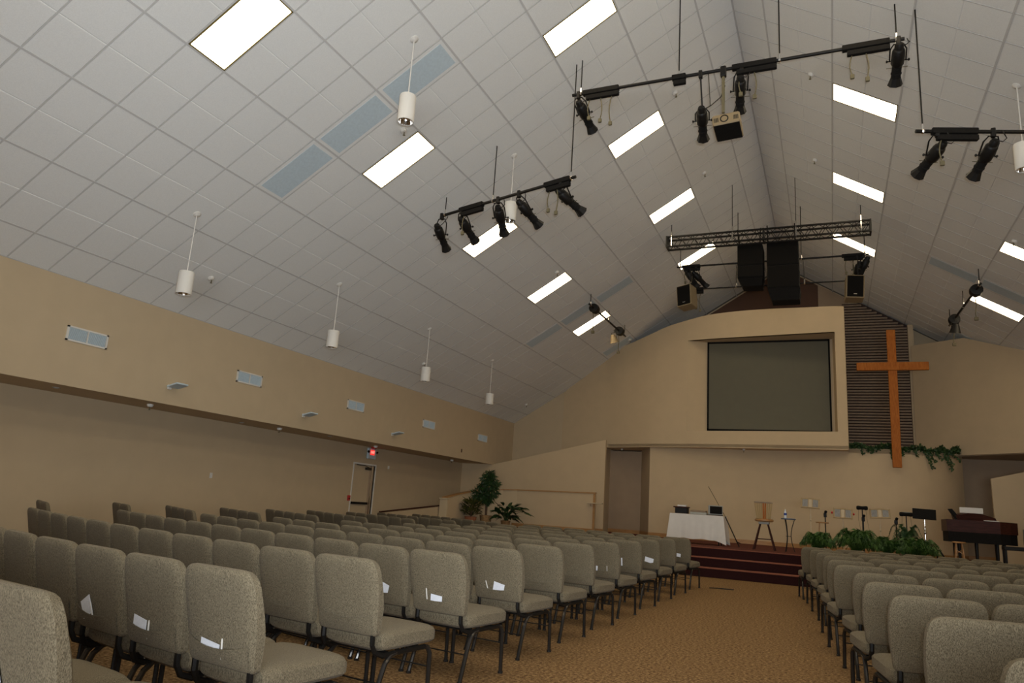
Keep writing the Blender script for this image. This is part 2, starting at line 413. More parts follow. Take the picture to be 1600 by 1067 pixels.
# ---- ceiling: deck, grid and tiles
def projpx(P):
    d = P - CAM; z = d.dot(fwd)
    if z < 0.5: return None
    return (800 + FPX * d.dot(r_) / z, 533.5 - FPX * d.dot(u_) / z, z)
LIGHTS = []
for side in (-1, 1):
    for v in range(-24, 60, 12):
        LIGHTS.append((side, 18, v)); LIGHTS.append((side, 6, v))
VENTS = [(-1, s_, 8) for s_ in (14, 18, 22)] + [(-1, s_, 44) for s_ in (14, 18, 22)] + [(1, s_, 44) for s_ in (14, 18, 22)] + [(1, 14, 8), (1, 18, 8), (1, 22, 8)] + [(1, 18, 60), (-1, 18, 58)]
occ = set(LIGHTS) | set(VENTS)
tile_mesh = {}
def tile_me(L_, side):
    key = (L_, side)
    if key in tile_mesh: return tile_mesh[key]
    # local axes: X down the slope, Y along the ridge, Z towards the room
    g = .03; mb = MB(); x0, x1, y0, y1 = g, L_ - g, g, 2 - g
    def slab(a, b):
        i = .02
        mb.add([(a, y0, -.06), (b, y0, -.06), (b, y1, -.06), (a, y1, -.06), (a, y0, -.035), (b, y0, -.035), (b, y1, -.035), (a, y1, -.035),
                (a + i, y0 + i, -.02), (b - i, y0 + i, -.02), (b - i, y1 - i, -.02), (a + i, y1 - i, -.02)],
               [(8, 9, 10, 11), (4, 5, 9, 8), (5, 6, 10, 9), (6, 7, 11, 10), (7, 4, 8, 11), (0, 1, 5, 4), (1, 2, 6, 5), (2, 3, 7, 6), (3, 0, 4, 7)])
    if L_ > 2.5:
        slab(x0, L_ / 2 - .014); slab(L_ / 2 + .014, x1)
        mb.add([(L_ / 2 - .016, y0, -.045), (L_ / 2 + .016, y0, -.045), (L_ / 2 + .016, y1, -.045), (L_ / 2 - .016, y1, -.045)], [(0, 1, 2, 3)])
    else: slab(x0, x1)
    if side < 0: mb.f = [tuple(reversed(f)) for f in mb.f]
    tile_mesh[key] = mb.mesh('ceiling_tile', m_tile); return tile_mesh[key]
def slope_mtx(side, s_, v):
    ex = Vector((side * CT, 0, -ST)); ey = Vector((0, 1, 0)); ez = Vector((-side * ST, 0, -CT))
    m = Matrix((ex, ey, ez)).transposed().to_4x4(); m.translation = cp(side, s_, v) * S
    return m
segs = [(0, 2)] + [(k, k + 4) for k in range(2, 34, 4)] + [(34, 36)]
for side in (-1, 1):
    mb = MB()
    a, b, c, d = cp(side, -.3, YB, -.12), cp(side, 36.6, YB, -.12), cp(side, 36.6, YG + .4, -.12), cp(side, -.3, YG + .4, -.12)
    o = Vector((side * ST, 0, CT)) * .3
    mb.add([a, b, c, d, a + o, b + o, c + o, d + o], [(0, 1, 2, 3), (7, 6, 5, 4), (0, 4, 5, 1), (1, 5, 6, 2), (2, 6, 7, 3), (3, 7, 4, 0)])
    ceil = struct('ceiling', mb, m_void)
    # grid
    gm = MB()
    def bar(s0, s1, v0, v1, d0=-.05, d1=0.0):
        P = [cp(side, s_, v, d_) for d_ in (d0, d1) for s_, v in ((s0, v0), (s1, v0), (s1, v1), (s0, v1))]
        gm.add(P, [(0, 1, 2, 3), (7, 6, 5, 4), (0, 4, 5, 1), (1, 5, 6, 2), (2, 6, 7, 3), (3, 7, 4, 0)])
    for s_ in [0] + list(range(2, 37, 4)) + [36]:
        bar(s_ - .045, s_ + .045, YB, YG)
    v = -32
    while v <= 66:
        bar(0, 36, v - .028, v + .028, -.05, -.008); v += 2
    gm.build('ceiling_grid', m_grid, ceil)
    tiles = []
    for (s0, s1) in segs:
        v = -32
        while v < 66:
            if (side, s0, v) not in occ:
                pr = projpx(cp(side, (s0 + s1) / 2, v + 1)); score = -1e9
                if pr:
                    inside = -150 < pr[0] < 1750 and -150 < pr[1] < 760
                    score = (1e4 if inside else 0) + 1000 / pr[2]
                tiles.append((score, s0, s1, v))
            v += 2
    tiles.sort(reverse=True)
    for sc, s0, s1, v in tiles[:300]:
        t = bpy.data.objects.new('ceiling_tile', tile_me(s1 - s0, side)); C.objects.link(t); t.parent = ceil
        t.matrix_local = slope_mtx(side, s0, v)
    rest = MB()
    for sc, s0, s1, v in tiles[300:]:
        P = [cp(side, s_, vv, -.02) for s_, vv in ((s0 + .045, v + .045), (s1 - .045, v + .045), (s1 - .045, v + 1.955), (s0 + .045, v + 1.955))]
        rest.add(P, [(0, 1, 2, 3) if side > 0 else (3, 2, 1, 0)])
    tag(rest.build('ceiling_tile', m_tile, ceil), kind='stuff')

ORD = ['zeroth', 'first', 'second', 'third', 'fourth', 'fifth', 'sixth', 'seventh', 'eighth', 'ninth', 'tenth', 'eleventh', 'twelfth', 'thirteenth', 'fourteenth', 'fifteenth']
def slab_on(side, s0, s1, v0, v1, d0, d1):
    mb = MB(); P = [cp(side, s_, v, d_) for d_ in (d0, d1) for s_, v in ((s0, v0), (s1, v0), (s1, v1), (s0, v1))]
    return mb.add(P, [(0, 1, 2, 3), (7, 6, 5, 4), (0, 4, 5, 1), (1, 5, 6, 2), (2, 6, 7, 3), (3, 7, 4, 0)])
for side, s_, v in LIGHTS:
    o = cp(side, s_ + 2, v + 1)
    sd = 'left' if side < 0 else 'right'; rw = 'upper' if s_ == 6 else 'lower'
    if v >= 0:
        n = (48 - v) // 12 + 1
        lab = 'glowing ceiling light panel, %s from the stage in the %s row of the %s slope' % (ORD[n], rw, sd)
    else: lab = 'ceiling light panel behind the camera, %s row of the %s slope, %s one' % (rw, sd, 'nearer' if v == -12 else 'farther')
    t = thing('ceiling_light', o, lab, 'light', 'recessed light panels in the tiled ceiling')
    P = slab_on(side, s_ + .1, s_ + 3.9, v + .1, v + 1.9, -.05, -.01)
    P.build('diffuser', m_panel, t)
    fr = MB()
    for (a, b, c, d) in ((s_ + .04, s_ + 3.96, v + .04, v + .1), (s_ + .04, s_ + 3.96, v + 1.9, v + 1.96), (s_ + .04, s_ + .1, v + .04, v + 1.96), (s_ + 3.9, s_ + 3.96, v + .04, v + 1.96)):
        q = slab_on(side, a, b, c, d, -.06, .01); fr.add(q.v, q.f)
    fr.build('frame', m_lframe, t)
for side, s_, v in VENTS:
    o = cp(side, s_ + 2, v + 1); sd = 'left' if side < 0 else 'right'
    rw = {14: 'upper', 18: 'middle', 22: 'lower'}[s_]; nf = 'near' if v < 20 else ('far' if v < 50 else 'farthest')
    t = thing('ceiling_vent', o, '%s blue-grey vent panel of the %s strip on the %s slope' % (rw, nf, sd), 'vent', 'grey vent panels in the ceiling')
    slab_on(side, s_ + .22, s_ + 3.78, v + .22, v + 1.78, -.05, .0).build('perforated_plate', m_vent, t)
    fr = MB()
    for (a, b, c, d) in ((s_ + .05, s_ + 3.95, v + .05, v + .22), (s_ + .05, s_ + 3.95, v + 1.78, v + 1.95), (s_ + .05, s_ + .22, v + .2, v + 1.8), (s_ + 3.78, s_ + 3.95, v + .2, v + 1.8)):
        q = slab_on(side, a, b, c, d, -.06, -.01); fr.add(q.v, q.f)
    fr.build('frame', m_tile, t)

# ------------------------------------------------------------------ chairs
BACK = [(1.47, .64, .03, -.915), (1.49, .73, .08, -.915), (1.54, .77, .115, -.915), (1.66, .785, .13, -.925), (1.80, .80, .14, -.94), (2.0, .83, .15, -.97), (2.25, .855, .14, -1.035), (2.52, .86, .12, -1.11), (2.68, .85, .115, -1.155), (2.79, .82, .11, -1.185), (2.86, .765, .10, -1.20), (2.90, .69, .075, -1.21), (2.92, .58, .03, -1.215)]
def back_y(x, z):                    # rear surface of the backrest
    for (z0, w0, t0, c0), (z1, w1, t1, c1) in zip(BACK, BACK[1:]):
        if z0 <= z <= z1:
            f = (z - z0) / (z1 - z0); w_, t_, c_ = w0 + f * (w1 - w0), t0 + f * (t1 - t0), c0 + f * (c1 - c0)
            q = min(.98, abs(x) / w_) ** (1 / .42); return c_ - t_ * (max(0, 1 - q * q) ** .5) ** .42
    return -1.06
def make_chair():
    t = thing('church_chair', (0, 0, 0), None, 'chair', None, local=True)
    MB().stack([(-.80, .62, .05, 1.37), (-.78, .74, .14, 1.365), (-.70, .80, .19, 1.36), (-.3, .81, .205, 1.36), (.3, .81, .205, 1.365), (.7, .81, .20, 1.365), (.85, .79, .185, 1.355), (.92, .75, .14, 1.34), (.945, .64, .05, 1.33)], 'y').build('seat', m_fab, t, True)
    MB().stack(BACK).build('backrest', m_fab, t, True)
    for sx in (-1, 1):
        MB().tube([(sx * .73, .62, 1.13), (sx * .735, .72, 1.10), (sx * .745, .79, .98), (sx * .76, .80, .04)], .052, 8).lathe([(.065, 0), (.065, .05), (.05, .06)], 8, Matrix.Translation((sx * .76, .80, 0))).build('leg', m_leg, t, True)
        MB().tube([(sx * .73, -.30, 1.12), (sx * .735, -.48, 1.08), (sx * .745, -.62, .95), (sx * .755, -.74, .68), (sx * .76, -.95, .04)], .052, 8).lathe([(.065, 0), (.065, .05), (.05, .06)], 8, Matrix.Translation((sx * .76, -.95, 0))).build('leg', m_leg, t, True)
    fr = MB()
    for sx in (-1, 1):
        fr.tube([(sx * .73, .62, 1.13), (sx * .73, -.40, 1.12), (sx * .71, -.66, 1.10), (sx * .67, -.86, 1.17), (sx * .655, -.935, 1.32), (sx * .65, -.95, 1.7)], .052, 6)
    fr.tube([(-.73, .45, 1.13), (.73, .45, 1.13)], .04, 6).tube([(-.70, -.5, 1.13), (.70, -.5, 1.13)], .04, 6)
    fr.build('frame', m_black, t)
    rk = MB()
    rk.tube([(-.755, -.78, .62), (.755, -.78, .62)], .016, 5).tube([(-.76, .79, .72), (.76, .79, .72)], .016, 5)
    rk.build('stretcher', m_black, t)
    # sagging card pocket on the back
    bk = [c for c in t.children if c.name.startswith('backrest')][0]
    pk = MB(); n = 8
    for i in range(n + 1):
        x = -.70 + 1.40 * i / n; b_ = 1 - ((i - n / 2) / (n / 2)) ** 2; sag = .10 * b_
        for z_, o_ in ((1.50, .008), (1.62, .024 + .02 * b_), (1.86 - sag, .022 + .06 * b_)): pk.v.append((x, back_y(x, z_) - o_, z_))
    for i in range(n):
        a = 3 * i; pk.f += [(a, a + 3, a + 4, a + 1), (a + 1, a + 4, a + 5, a + 2)]
    m_ = 3 * (n + 1); pk.v += [(x, y + .012, z) for x, y, z in pk.v]
    for i in range(n): a = 3 * i; pk.f += [(a + 2, a + 5, a + 5 + m_, a + 2 + m_), (a + 1 + m_, a + 4 + m_, a + 3 + m_, a + m_), (a + 2 + m_, a + 5 + m_, a + 4 + m_, a + 1 + m_)]
    pk.build('card_pocket', m_fab, bk, True)
    return t
CH = make_chair(); first = [True]
def place_chair(x, y, rz, label, group):
    o = CH if first[0] else copy_tree(CH); first[0] = False
    o.location = Vector((x, y, 0)) * S; o.rotation_euler = (0, 0, rz); o['label'] = label; o['category'] = 'chair'; o['group'] = group
    return o
PITCHC = 1.74
POS = {}
def jit(a): return random.uniform(-a, a)
# left block: rows counted from the stage; foot = front foot line at the aisle
rowsL = {1: (-3.15, 29.48, 7), 2: (-3.25, 25.4, 7), 3: (-3.3, 21.6, 7), 4: (-3.3, 17.8, 7), 5: (-3.3, 14.0, 7), 6: (-3.3, 10.5, 8), 7: (-3.33, 7.1, 9), 8: (-3.35, 3.8, 10), 9: (-3.35, .3, 11), 10: (-3.42, -3.3, 11), 11: (-3.02, -7.0, 11), 12: (-2.65, -10.3, 7)}
for r, (xe, yf, n) in rowsL.items():
    X, Y = xe, yf - .8 - .35                       # running edge point on the seat centre line
    for i in range(n):
        a = RAD(min(26, 9 + 1.5 * i)); dx, dy = -cos(a), sin(a)
        cx, cy = X + dx * PITCHC / 2, Y + dy * PITCHC / 2
        seat = 'on the aisle' if i == 0 else '%s from the aisle' % ORD[i + 1]
        POS[(r, i)] = (cx, cy, -a)
        place_chair(cx, cy, -a + jit(.012), 'tweed upholstered chair, left block, %s row from the stage, %s' % (ORD[r], seat), 'tweed chairs of the left block')
        X += dx * PITCHC; Y += dy * PITCHC
# angled block along the left wall
rowsD = [(-30, 5.5, 28, 2), (-30.3, 9.8, 27, 2), (-28.6, 11.7, 32, 4), (-28, 15.0, 30, 4), (-28, 18.8, 31, 5), (-28.5, 23.4, 33, 6), (-28, 27.2, 31, 6), (-28.5, 32, 32, 7), (-28, 36.5, 34, 8)]
for k, (xl, yl, ang, n) in enumerate(rowsD):
    r = len(rowsD) - k; a = RAD(ang)
    for i in range(n):
        # (xl, yl) is the back-top left corner; seat centre lies ahead of it
        bx, by = xl + cos(a) * PITCHC * (i + .5), yl - sin(a) * PITCHC * (i + .5)
        cx, cy = bx + sin(a) * 1.15, by + cos(a) * 1.15
        seat = 'nearest the wall' if i == 0 else '%s from the wall' % ORD[i + 1]
        place_chair(cx, cy, -a + jit(.01), 'dark-lit tweed chair, angled side block, %s row from the stage, %s' % (ORD[r], seat), 'tweed chairs of the angled side block')
# right block
rowsR = {1: (2.5, 30.76, 6), 2: (3.05, 26.95, 7), 3: (3.4, 23.2, 7), 4: (3.75, 19.6, 7), 5: (3.95, 15.6, 7), 6: (4.2, 11.9, 7), 7: (4.66, 8.0, 7), 8: (4.8, 4.3, 6), 9: (5.16, .9, 5), 10: (5.42, -2.6, 4), 11: (5.76, -6.15, 3), 12: (6.4, -9.35, 2)}
for r, (xe, yf, n) in rowsR.items():
    X, Y = xe, yf - .8 - .35
    for i in range(n):
        a = RAD(min(26, 10 + 1.5 * i)); dx, dy = cos(a), sin(a)
        cx, cy = X + dx * PITCHC / 2, Y + dy * PITCHC / 2
        seat = 'on the aisle' if i == 0 else '%s from the aisle' % ORD[i + 1]
        place_chair(cx, cy, a + jit(.012), 'tweed upholstered chair, right block, %s row from the stage, %s' % (ORD[r], seat), 'tweed chairs of the right block')
        X += dx * PITCHC; Y += dy * PITCHC

# cards and pens in the back pockets
def on_back(r, i, lx, lz, off=0.030):
    cx, cy, rz = POS[(r, i)]
    y = back_y(lx, lz) - off
    return Vector((cx + lx * cos(rz) - y * sin(rz), cy + lx * sin(rz) + y * cos(rz), lz)), rz
def where(r, i): return '%s row from stage, %s' % (ORD[r], 'aisle chair' if i == 0 else '%s from aisle' % ORD[i + 1])
def card(r, i, lx, lz, w_=.34, h_=.28, rot=.2, n=1):
    n = 1
    P, rz = on_back(r, i, lx, lz)
    mb = MB()
    for k in range(n):
        mt = Matrix.Rotation(rot + k * .12, 4, 'Y'); mb.box(-w_ / 2, w_ / 2, -.004 - k * .006, .002 - k * .006, -h_ / 2, h_ / 2, mt)
    o = mb.build('offering_envelope', m_paper); o.location = P * S; o.rotation_euler = (RAD(8), 0, rz)
    tag(o, 'white card in a left-block chair-back pocket, ' + where(r, i), 'card', 'paper cards in chair-back pockets')
def pen(r, i, lx, lz, rot=.15):
    P, rz = on_back(r, i, lx, lz)
    mt = Matrix.Rotation(rot, 4, 'Y')
    mb = MB().lathe([(.006, -.15), (.014, -.12), (.014, .12), (.008, .15)], 8, mt)
    o = mb.build('pen', m_white, smooth=True); o.location = P * S; o.rotation_euler = (RAD(8), 0, rz)
    tag(o, 'white pen in a left-block chair-back pocket, ' + where(r, i), 'pen', 'pens in chair-back pockets')
card(12, 0, -.35, 1.86, .36, .34, -.35)
card(11, 0, -.15, 1.74, .44, .2, .12); pen(11, 0, .13, 1.76, .05)
card(11, 1, -.27, 1.80, .38, .26, .15); pen(11, 1, -.02, 1.76, .12)
card(11, 2, -.28, 1.86, .34, .32, -.5); pen(11, 2, -.1, 1.82, -.4)
card(9, 0, .02, 1.80, .34, .2, .08, 1); pen(9, 0, -.27, 1.88, -.1)
card(9, 1, .12, 1.86, .26, .26, .3, 1)
card(8, 0, .1, 1.84, .36, .24, .2); pen(8, 0, -.3, 1.84, -.3)
card(5, 0, -.3, 1.86, .36, .2, .1, 1); pen(5, 0, .3, 1.84, 0)
card(4, 0, -.26, 1.96, .36, .34, 0, 1)
card(3, 0, .3, 1.92, .45, .24, .2); card(1, 0, .1, 1.9, .3, .2, .1, 1)

# ------------------------------------------------------------------ fittings on the left wall
def dirm(d, loc=(0, 0, 0)):      # matrix whose local +Z looks along d
    q = Vector(d).normalized().to_track_quat('Z', 'Y').to_matrix().to_4x4(); q.translation = Vector(loc); return q
PLACE = ['nearest', 'second', 'third', 'fourth', 'farthest']
for k, y in enumerate([6.7, 18.4, 30.4, 42.3, 54.2]):
    t = thing('wall_vent', (-XE, y, 11.12), '%s return-air grille on the beige left wall below the ceiling' % PLACE[k], 'vent', 'grilles on the left wall')
    x = -XE
    mb = MB()
    for (a, b, c, d) in ((-1.15, 1.15, .30, .38), (-1.15, 1.15, -.38, -.30), (-1.15, -1.05, -.38, .38), (1.05, 1.15, -.38, .38), (-.03, .03, -.3, .3)):
        mb.box(x, x + .06, y + a, y + b, 11.12 + c, 11.12 + d)
    mb.build('frame', m_white, t)
    MB().box(x, x + .012, y - 1.06, y + 1.06, 10.8, 11.44).build('duct_back', m_void, t)
    sl = MB()
    for i in range(42):
        yy = y - 1.02 + i * .0495
        if abs(yy - y) > .04: sl.box(x + .015, x + .045, yy - .011, yy + .011, 10.82, 11.42)
    tag(sl.build('louvre', m_vent, t), kind='stuff')
for k, y in enumerate([12.4, 24.36, 36.3]):
    t = thing('uplight', (-XE, y, 9.5), '%s small grey wedge uplight on the left wall' % PLACE[[0, 1, 4][k]], 'light', 'wedge uplights on the left wall')
    MB().cbox(-XE, -XE + .12, y - .32, y - .06, 9.36, 9.62, .02).build('wall_plate', m_white, t)
    mt = Matrix.Translation((-XE + .1, y, 9.46)) @ Matrix.Rotation(RAD(-14), 4, 'Y')
    MB().cbox(0, .8, -.42, .42, 0, .09, .02, mt).build('tray', m_vent, t)
tag(MB().cbox(-XE, -XE + .05, 49.35, 49.55, 9.15, 9.5, .01).build('junction_cover', m_dark, org=(-XE, 49.45, 9.3)), 'small dark cover plate low on the upper left wall', 'plate')
def sprinkler(P, nrm, label, grp, k_=1.0):
    t = thing('sprinkler', P, label, 'sprinkler', grp)
    mt = dirm(nrm, P)
    MB().lathe([(.14 * k_, 0), (.14 * k_, .05 * k_), (.10 * k_, .12 * k_), (.07, .16)], 14, mt).build('escutcheon', m_white, t, True)
    dn = Vector(P) + Vector(nrm) * .14
    MB().tube([dn, dn + Vector((0, 0, -.17))], .03, 6).lathe([(.0, 0), (.07, .005), (.07, .02), (0, .025)], 10, Matrix.Translation(dn + Vector((0, 0, -.2)))).build('head', m_plug, t)
for k, (x, y) in enumerate([(-32.15, 12.46), (-32.38, 23.92), (-32.9, 37.2), (-33.0, 52.0)]):
    sprinkler((x, y, 8.52), (0, 0, -1), '%s sprinkler head under the left aisle soffit' % PLACE[k if k < 3 else 4], 'sprinklers under the soffit', 1.35)
for k, (x, y) in enumerate([(-32.3, 6.75), (-33.2, 20.96), (-31.9, 29.2)]):
    t = thing('recessed_downlight', (x, y, 8.52), '%s small recessed can light in the left soffit' % PLACE[k], 'light', 'recessed cans in the soffit')
    MB().lathe([(.2, 0), (.2, -.02), (.14, -.03), (.13, 0)], 16, Matrix.Translation((x, y, 8.52))).build('trim_ring', m_grey, t, True)
for side, s_, v, nm in [(-1, 0, 11.3, ''), (-1, 1, 11.3, ''), (-1, 2, 23.5, ''), (1, 2, 23.9, ''), (1, 2, 35.2, ''), (-1, 2, 35.2, ''), (-1, 0, 59.1, ''), (-1, 1, 35.2, ''), (-1, 1, 59.2, ''), (1, 1, 35.4, ''), (-1, 0, 35.5, '')]:
    ss = {0: 32.6, 1: 18.55, 2: 4.7}[s_]
    P = cp(side, ss, v, 0); sd = 'left' if side < 0 else 'right'
    h_ = {0: 'lower', 1: 'middle', 2: 'upper'}[s_]; dd = {11.3: 'nearest', 23.5: 'near', 23.9: 'near', 35.2: 'midway', 35.4: 'midway', 35.5: 'midway', 59.1: 'farthest', 59.2: 'farthest'}[v]
    sprinkler(P, (-side * ST, 0, -CT), '%s sprinkler head on the %s part of the %s slope' % (dd, h_, sd), 'sprinklers on the ceiling', 1.3)
# door with closer and push bar
d = thing('door_1', (-XW, 38.2, 0), None, None, local=False); d['kind'] = 'structure'
mb = MB(); mb.box(-XW - .5, -XW + .04, DY0 - .14, DY0, 0, DZ + .14); mb.box(-XW - .5, -XW + .04, DY1, DY1 + .16, 0, DZ + .14); mb.box(-XW - .5, -XW + .04, DY0, DY1, DZ, DZ + .14)
mb.build('frame', m_white, d)
MB().box(-XW - .22, -XW - .08, DY0 + .02, DY1 - .75, 0.02, DZ - .03).build('door_leaf', m_wall, d)
MB().box(-XW - .24, -XW - .10, DY1 - .75, DY1 - .01, 0.02, DZ - .03).build('side_panel', m_mauve, d)
MB().box(-XW - .09, -XW + .02, DY1 - .5, DY1 - .38, 0.02, DZ - .03).build('weather_strip', m_chrome, d)
MB().box(-XW - .08, -XW + .12, DY0 + .1, DY1 - .8, 3.35, 3.55).build('push_bar', m_black, d)
MB().cbox(-XW - .08, -XW + .16, DY1 - 1.5, DY1 - .75, DZ - .42, DZ - .2, .03).tube([(-XW + .1, DY1 - 1.1, DZ - .2), (-XW + .2, DY1 - 1.9, DZ - .08), (-XW, DY1 - 2.9, DZ - .05)], .03, 6).build('closer', m_leg, d)
# exit sign with two emergency lamp heads
ex = thing('exit_sign', (-34.15, 38.7, 8.05), 'red lit EXIT sign with two lamp heads above the side door', 'sign')
MB().cbox(-34.4, -34.2, 38.1, 39.35, 7.45, 8.4, .03).build('housing', m_vent, ex)
MB().box(-34.2, -34.17, 38.38, 39.06, 7.8, 8.26).build('sign_face', m_exit, ex)
def text(name, s_, size, m, parent, loc, rot, ext=.01):
    cu = bpy.data.curves.new(name, 'FONT'); cu.body = s_; cu.size = size * S; cu.extrude = ext * S; cu.align_x = 'CENTER'; cu.align_y = 'CENTER'
    o = bpy.data.objects.new(name, cu); me = bpy.data.meshes.new_from_object(o); bpy.data.objects.remove(o)
    me.materials.clear(); me.materials.append(m)
    o = bpy.data.objects.new(name, me); C.objects.link(o)
    if parent: o.parent = parent; loc = Vector(loc) - Vector(parent['_o'])
    o.location = Vector(loc) * S; o.rotation_euler = rot; return o
text('lettering', 'EXIT', .30, m_letter, ex, (-34.155, 38.72, 8.03), (RAD(90), 0, RAD(90)))
for s_ in (-1, 1):
    mt = dirm((.8, s_ * .3, -.4), (-34.2, 38.72 + s_ * .68, 8.1)); MB().lathe([(.03, -.06), (.10, 0), (.12, .12), (.10, .13)], 12, mt).build('lamp_head', m_black, ex, True)
MB().cbox(-34.3, -33.9, 38.55, 38.9, 8.36, 8.51, .02).build('mount', m_redp, ex)
al = thing('fire_alarm', (-XW, 36.2, 3.85), 'red fire alarm pull station on the wall left of the door', 'alarm')
MB().cbox(-XW, -XW + .12, 36.02, 36.36, 3.62, 4.08, .02).build('housing', m_redp, al)
MB().box(-XW + .12, -XW + .15, 36.08, 36.3, 3.76, 3.84).build('handle', m_black, al)
sw = thing('wall_switch', (-XW, 20.2, 4.78), 'small white switch plate on the left wall', 'switch')
MB().cbox(-XW, -XW + .04, 20.08, 20.32, 4.6, 4.96, .01).build('plate', m_white, sw); MB().box(-XW + .04, -XW + .08, 20.17, 20.23, 4.72, 4.84).build('toggle', m_white, sw)
tag(MB().cbox(-XW, -XW + .06, 41.95, 42.2, 6.75, 7.05, .01).build('wall_sensor', m_white, org=(-XW, 42.1, 6.9)), 'tiny pale sensor box on the wall right of the door', 'sensor')

# ramp wall, curved low wall and rails by the plants
rw = thing('ramp_wall', (-31.6, 42, 0), 'low beige ramp wall with a dark sloping handrail beside the left wall', 'ramp wall')
g = MB(); vs = [(-31.7, 36.9, 0), (-31.7, 47.2, 0), (-31.7, 47.2, 3.55), (-31.7, 36.9, 2.75)]
g.add(vs + [(x + .3, y, z) for x, y, z in vs], [(0, 1, 2, 3), (7, 6, 5, 4), (0, 4, 5, 1), (1, 5, 6, 2), (2, 6, 7, 3), (3, 7, 4, 0)]); g.build('wall_panel', m_wall, rw)
MB().tube([(-31.4, 36.6, 2.85), (-31.4, 47.2, 3.66)], .07, 8).build('handrail', m_darkwood, rw, True)
lw = thing('low_wall', (-26, 54, 0), 'low curved beige wall with an oak cap behind the potted plants', 'low wall')
lp = [(-30.75, 47.2), (-30.6, 49.5), (-30.3, 51.8), (-29.6, 53.8), (-28.0, 54.9), (-26.5, 55.2), (-17.8, 55.2)]
lz = [4.42, 4.85, 5.2, 5.5, 5.68, 5.75, 5.88]
mb = MB(); ribbon(mb, lp, lz, 1.5, .3); mb.build('wall_panel', m_wall2, lw)
mb = MB(); ribbon(mb, [(x + (.1 if k < 3 else 0), y - .1) for k, (x, y) in enumerate(lp)], [z_ + .12 for z_ in lz], lz, .5); mb.build('cap', m_wood, lw)
MB().box(-18.0, -17.8, 55.1, 55.2, STG, 5.85).build('end_post', m_wood, lw)
MB().box(-29, -17.8, 55.12, 55.2, STG, STG + .36).build('skirting', m_wood, lw)
pn = MB(); pn.cbox(-31.3, -30.45, 46.95, 47.25, 1.6, 4.4, .03); pn.cbox(-31.4, -30.3, 46.8, 47.4, 2.45, 2.62, .03); pn.cbox(-31.35, -30.4, 46.85, 47.35, 4.28, 4.44, .03)
pn.build('newel', m_cream, lw)
sh = thing('wall_shelf', (-17.9, 54.7, 4.9), 'small pale rail bracket shelf at the right end of the low wall', 'shelf')
MB().cbox(-18.5, -16.9, 54.6, 55.05, 4.86, 4.96, .02).build('shelf_board', m_cream, sh); MB().tube([(-18.2, 54.9, 4.86), (-18.2, 55.1, 4.6)], .04, 6).build('bracket', m_cream, sh)

# ------------------------------------------------------------------ hanging pendants
for side, x, y, z1, z0, lab in [(-1, 12.78, 7.03, 21.96, 20.67, 'large white cylinder pendant hanging in front of the near vents'), (-1, 24.78, 7.08, 14.39, 13.25, 'nearest white cylinder pendant of the row along the left wall'),
      (-1, 12.78, 18.9, 21.8, 20.64, 'white cylinder pendant behind the left angled lighting pipe'), (-1, 24.78, 19.05, 14.34, 13.24, 'second white cylinder pendant along the left wall'),
      (-1, 24.78, 31.03, 14.33, 13.2, 'third white cylinder pendant along the left wall'), (-1, 24.85, 43.2, 14.25, 13.22, 'farthest small white cylinder pendant along the left wall'),
      (1, 12.9, 18.87, 21.83, 20.55, 'white cylinder pendant at the right edge under the right slope')]:
    X = side * x; zt = ceil_z(x)
    t = thing('pendant_light', (X, y, zt), lab, 'pendant', 'white cylinder pendants')
    MB().lathe([(.2, 0), (.2, -.03), (.10, -.10), (.03, -.12)], 16, Matrix.Translation((X, y, zt + .02)) @ Matrix.Rotation(-side * TH * -1, 4, 'Y')).build('canopy', m_white, t, True)
    MB().tube([(X, y, zt), (X, y, z1)], .028, 8).build('stem', m_white, t, True)
    MB().lathe([(.05, z1 + .02), (.36, z1), (.375, z1 - .04), (.375, z0), (.345, z0), (.34, z0 + .05)], 24, Matrix.Translation((X, y, 0)), cap=False).build('shade', m_white, t, True)
    MB().lathe([(.345, z0 + .02), (.30, z0 + .2), (.2, z0 + .38), (.1, z0 + .42), (.02, z0 + .42)], 20, Matrix.Translation((X, y, 0)), cap=False).build('reflector', m_chrome, t, True)

# ------------------------------------------------------------------ lighting pipes and spotlights
def pipe(name, a, b, rods, boxes, label, r=.085, cords=True, extra=None, grp=None):
    a, b = Vector(a), Vector(b)
    t = thing(name, (a + b) / 2, label, 'pipe', grp)
    MB().tube([a, b], r, 10).build('pipe', m_black, t, True)
    for fx_, top in rods:
        P = a.lerp(b, fx_); tp = Vector(top) if top else Vector((P.x, P.y, ceil_z(P.x)))
        MB().tube([tp, P + Vector((0, 0, .3))], .032, 6).build('hanger_rod', m_black, t, True)
        MB().tube([P + Vector((0, 0, .35)), P + Vector((0, 0, .08))], .05, 6).lathe([(.1, -.05), (.12, 0), (.1, .05)], 8, dirm(b - a, P)).build('clamp', m_chrome, t, True)
    d = (b - a).normalized(); mtb = Matrix((d, Vector((0, 0, 1)).cross(d), Vector((0, 0, 1)))).transposed().to_4x4()
    for fx_, ln, nc in boxes:
        P = a.lerp(b, fx_); mt = mtb.copy(); mt.translation = P
        MB().cbox(-ln / 2, ln / 2, -.14, .14, -.13, .13, .02, mt).cbox(-ln * .4, ln * .5, -.11, .11, -.42, -.18, .02, mt).build('power_box', m_blackm, t)
        for k in range(nc):
            x = -ln * .3 + k * ln * .3; L_ = 1.0 + .25 * ((k * 7) % 3)
            pts = [mt @ Vector((x + .1 * sin(u * 3) * (1 if k % 2 else -1), .02, -.42 - u * L_)) for u in (0, .2, .4, .6, .8, 1)]
            MB().tube(pts, .028, 5).cbox(-.09, .09, -.06, .06, -.2, .02, .02, Matrix.Translation(pts[-1])).build('cord', m_plug, t)
    return t
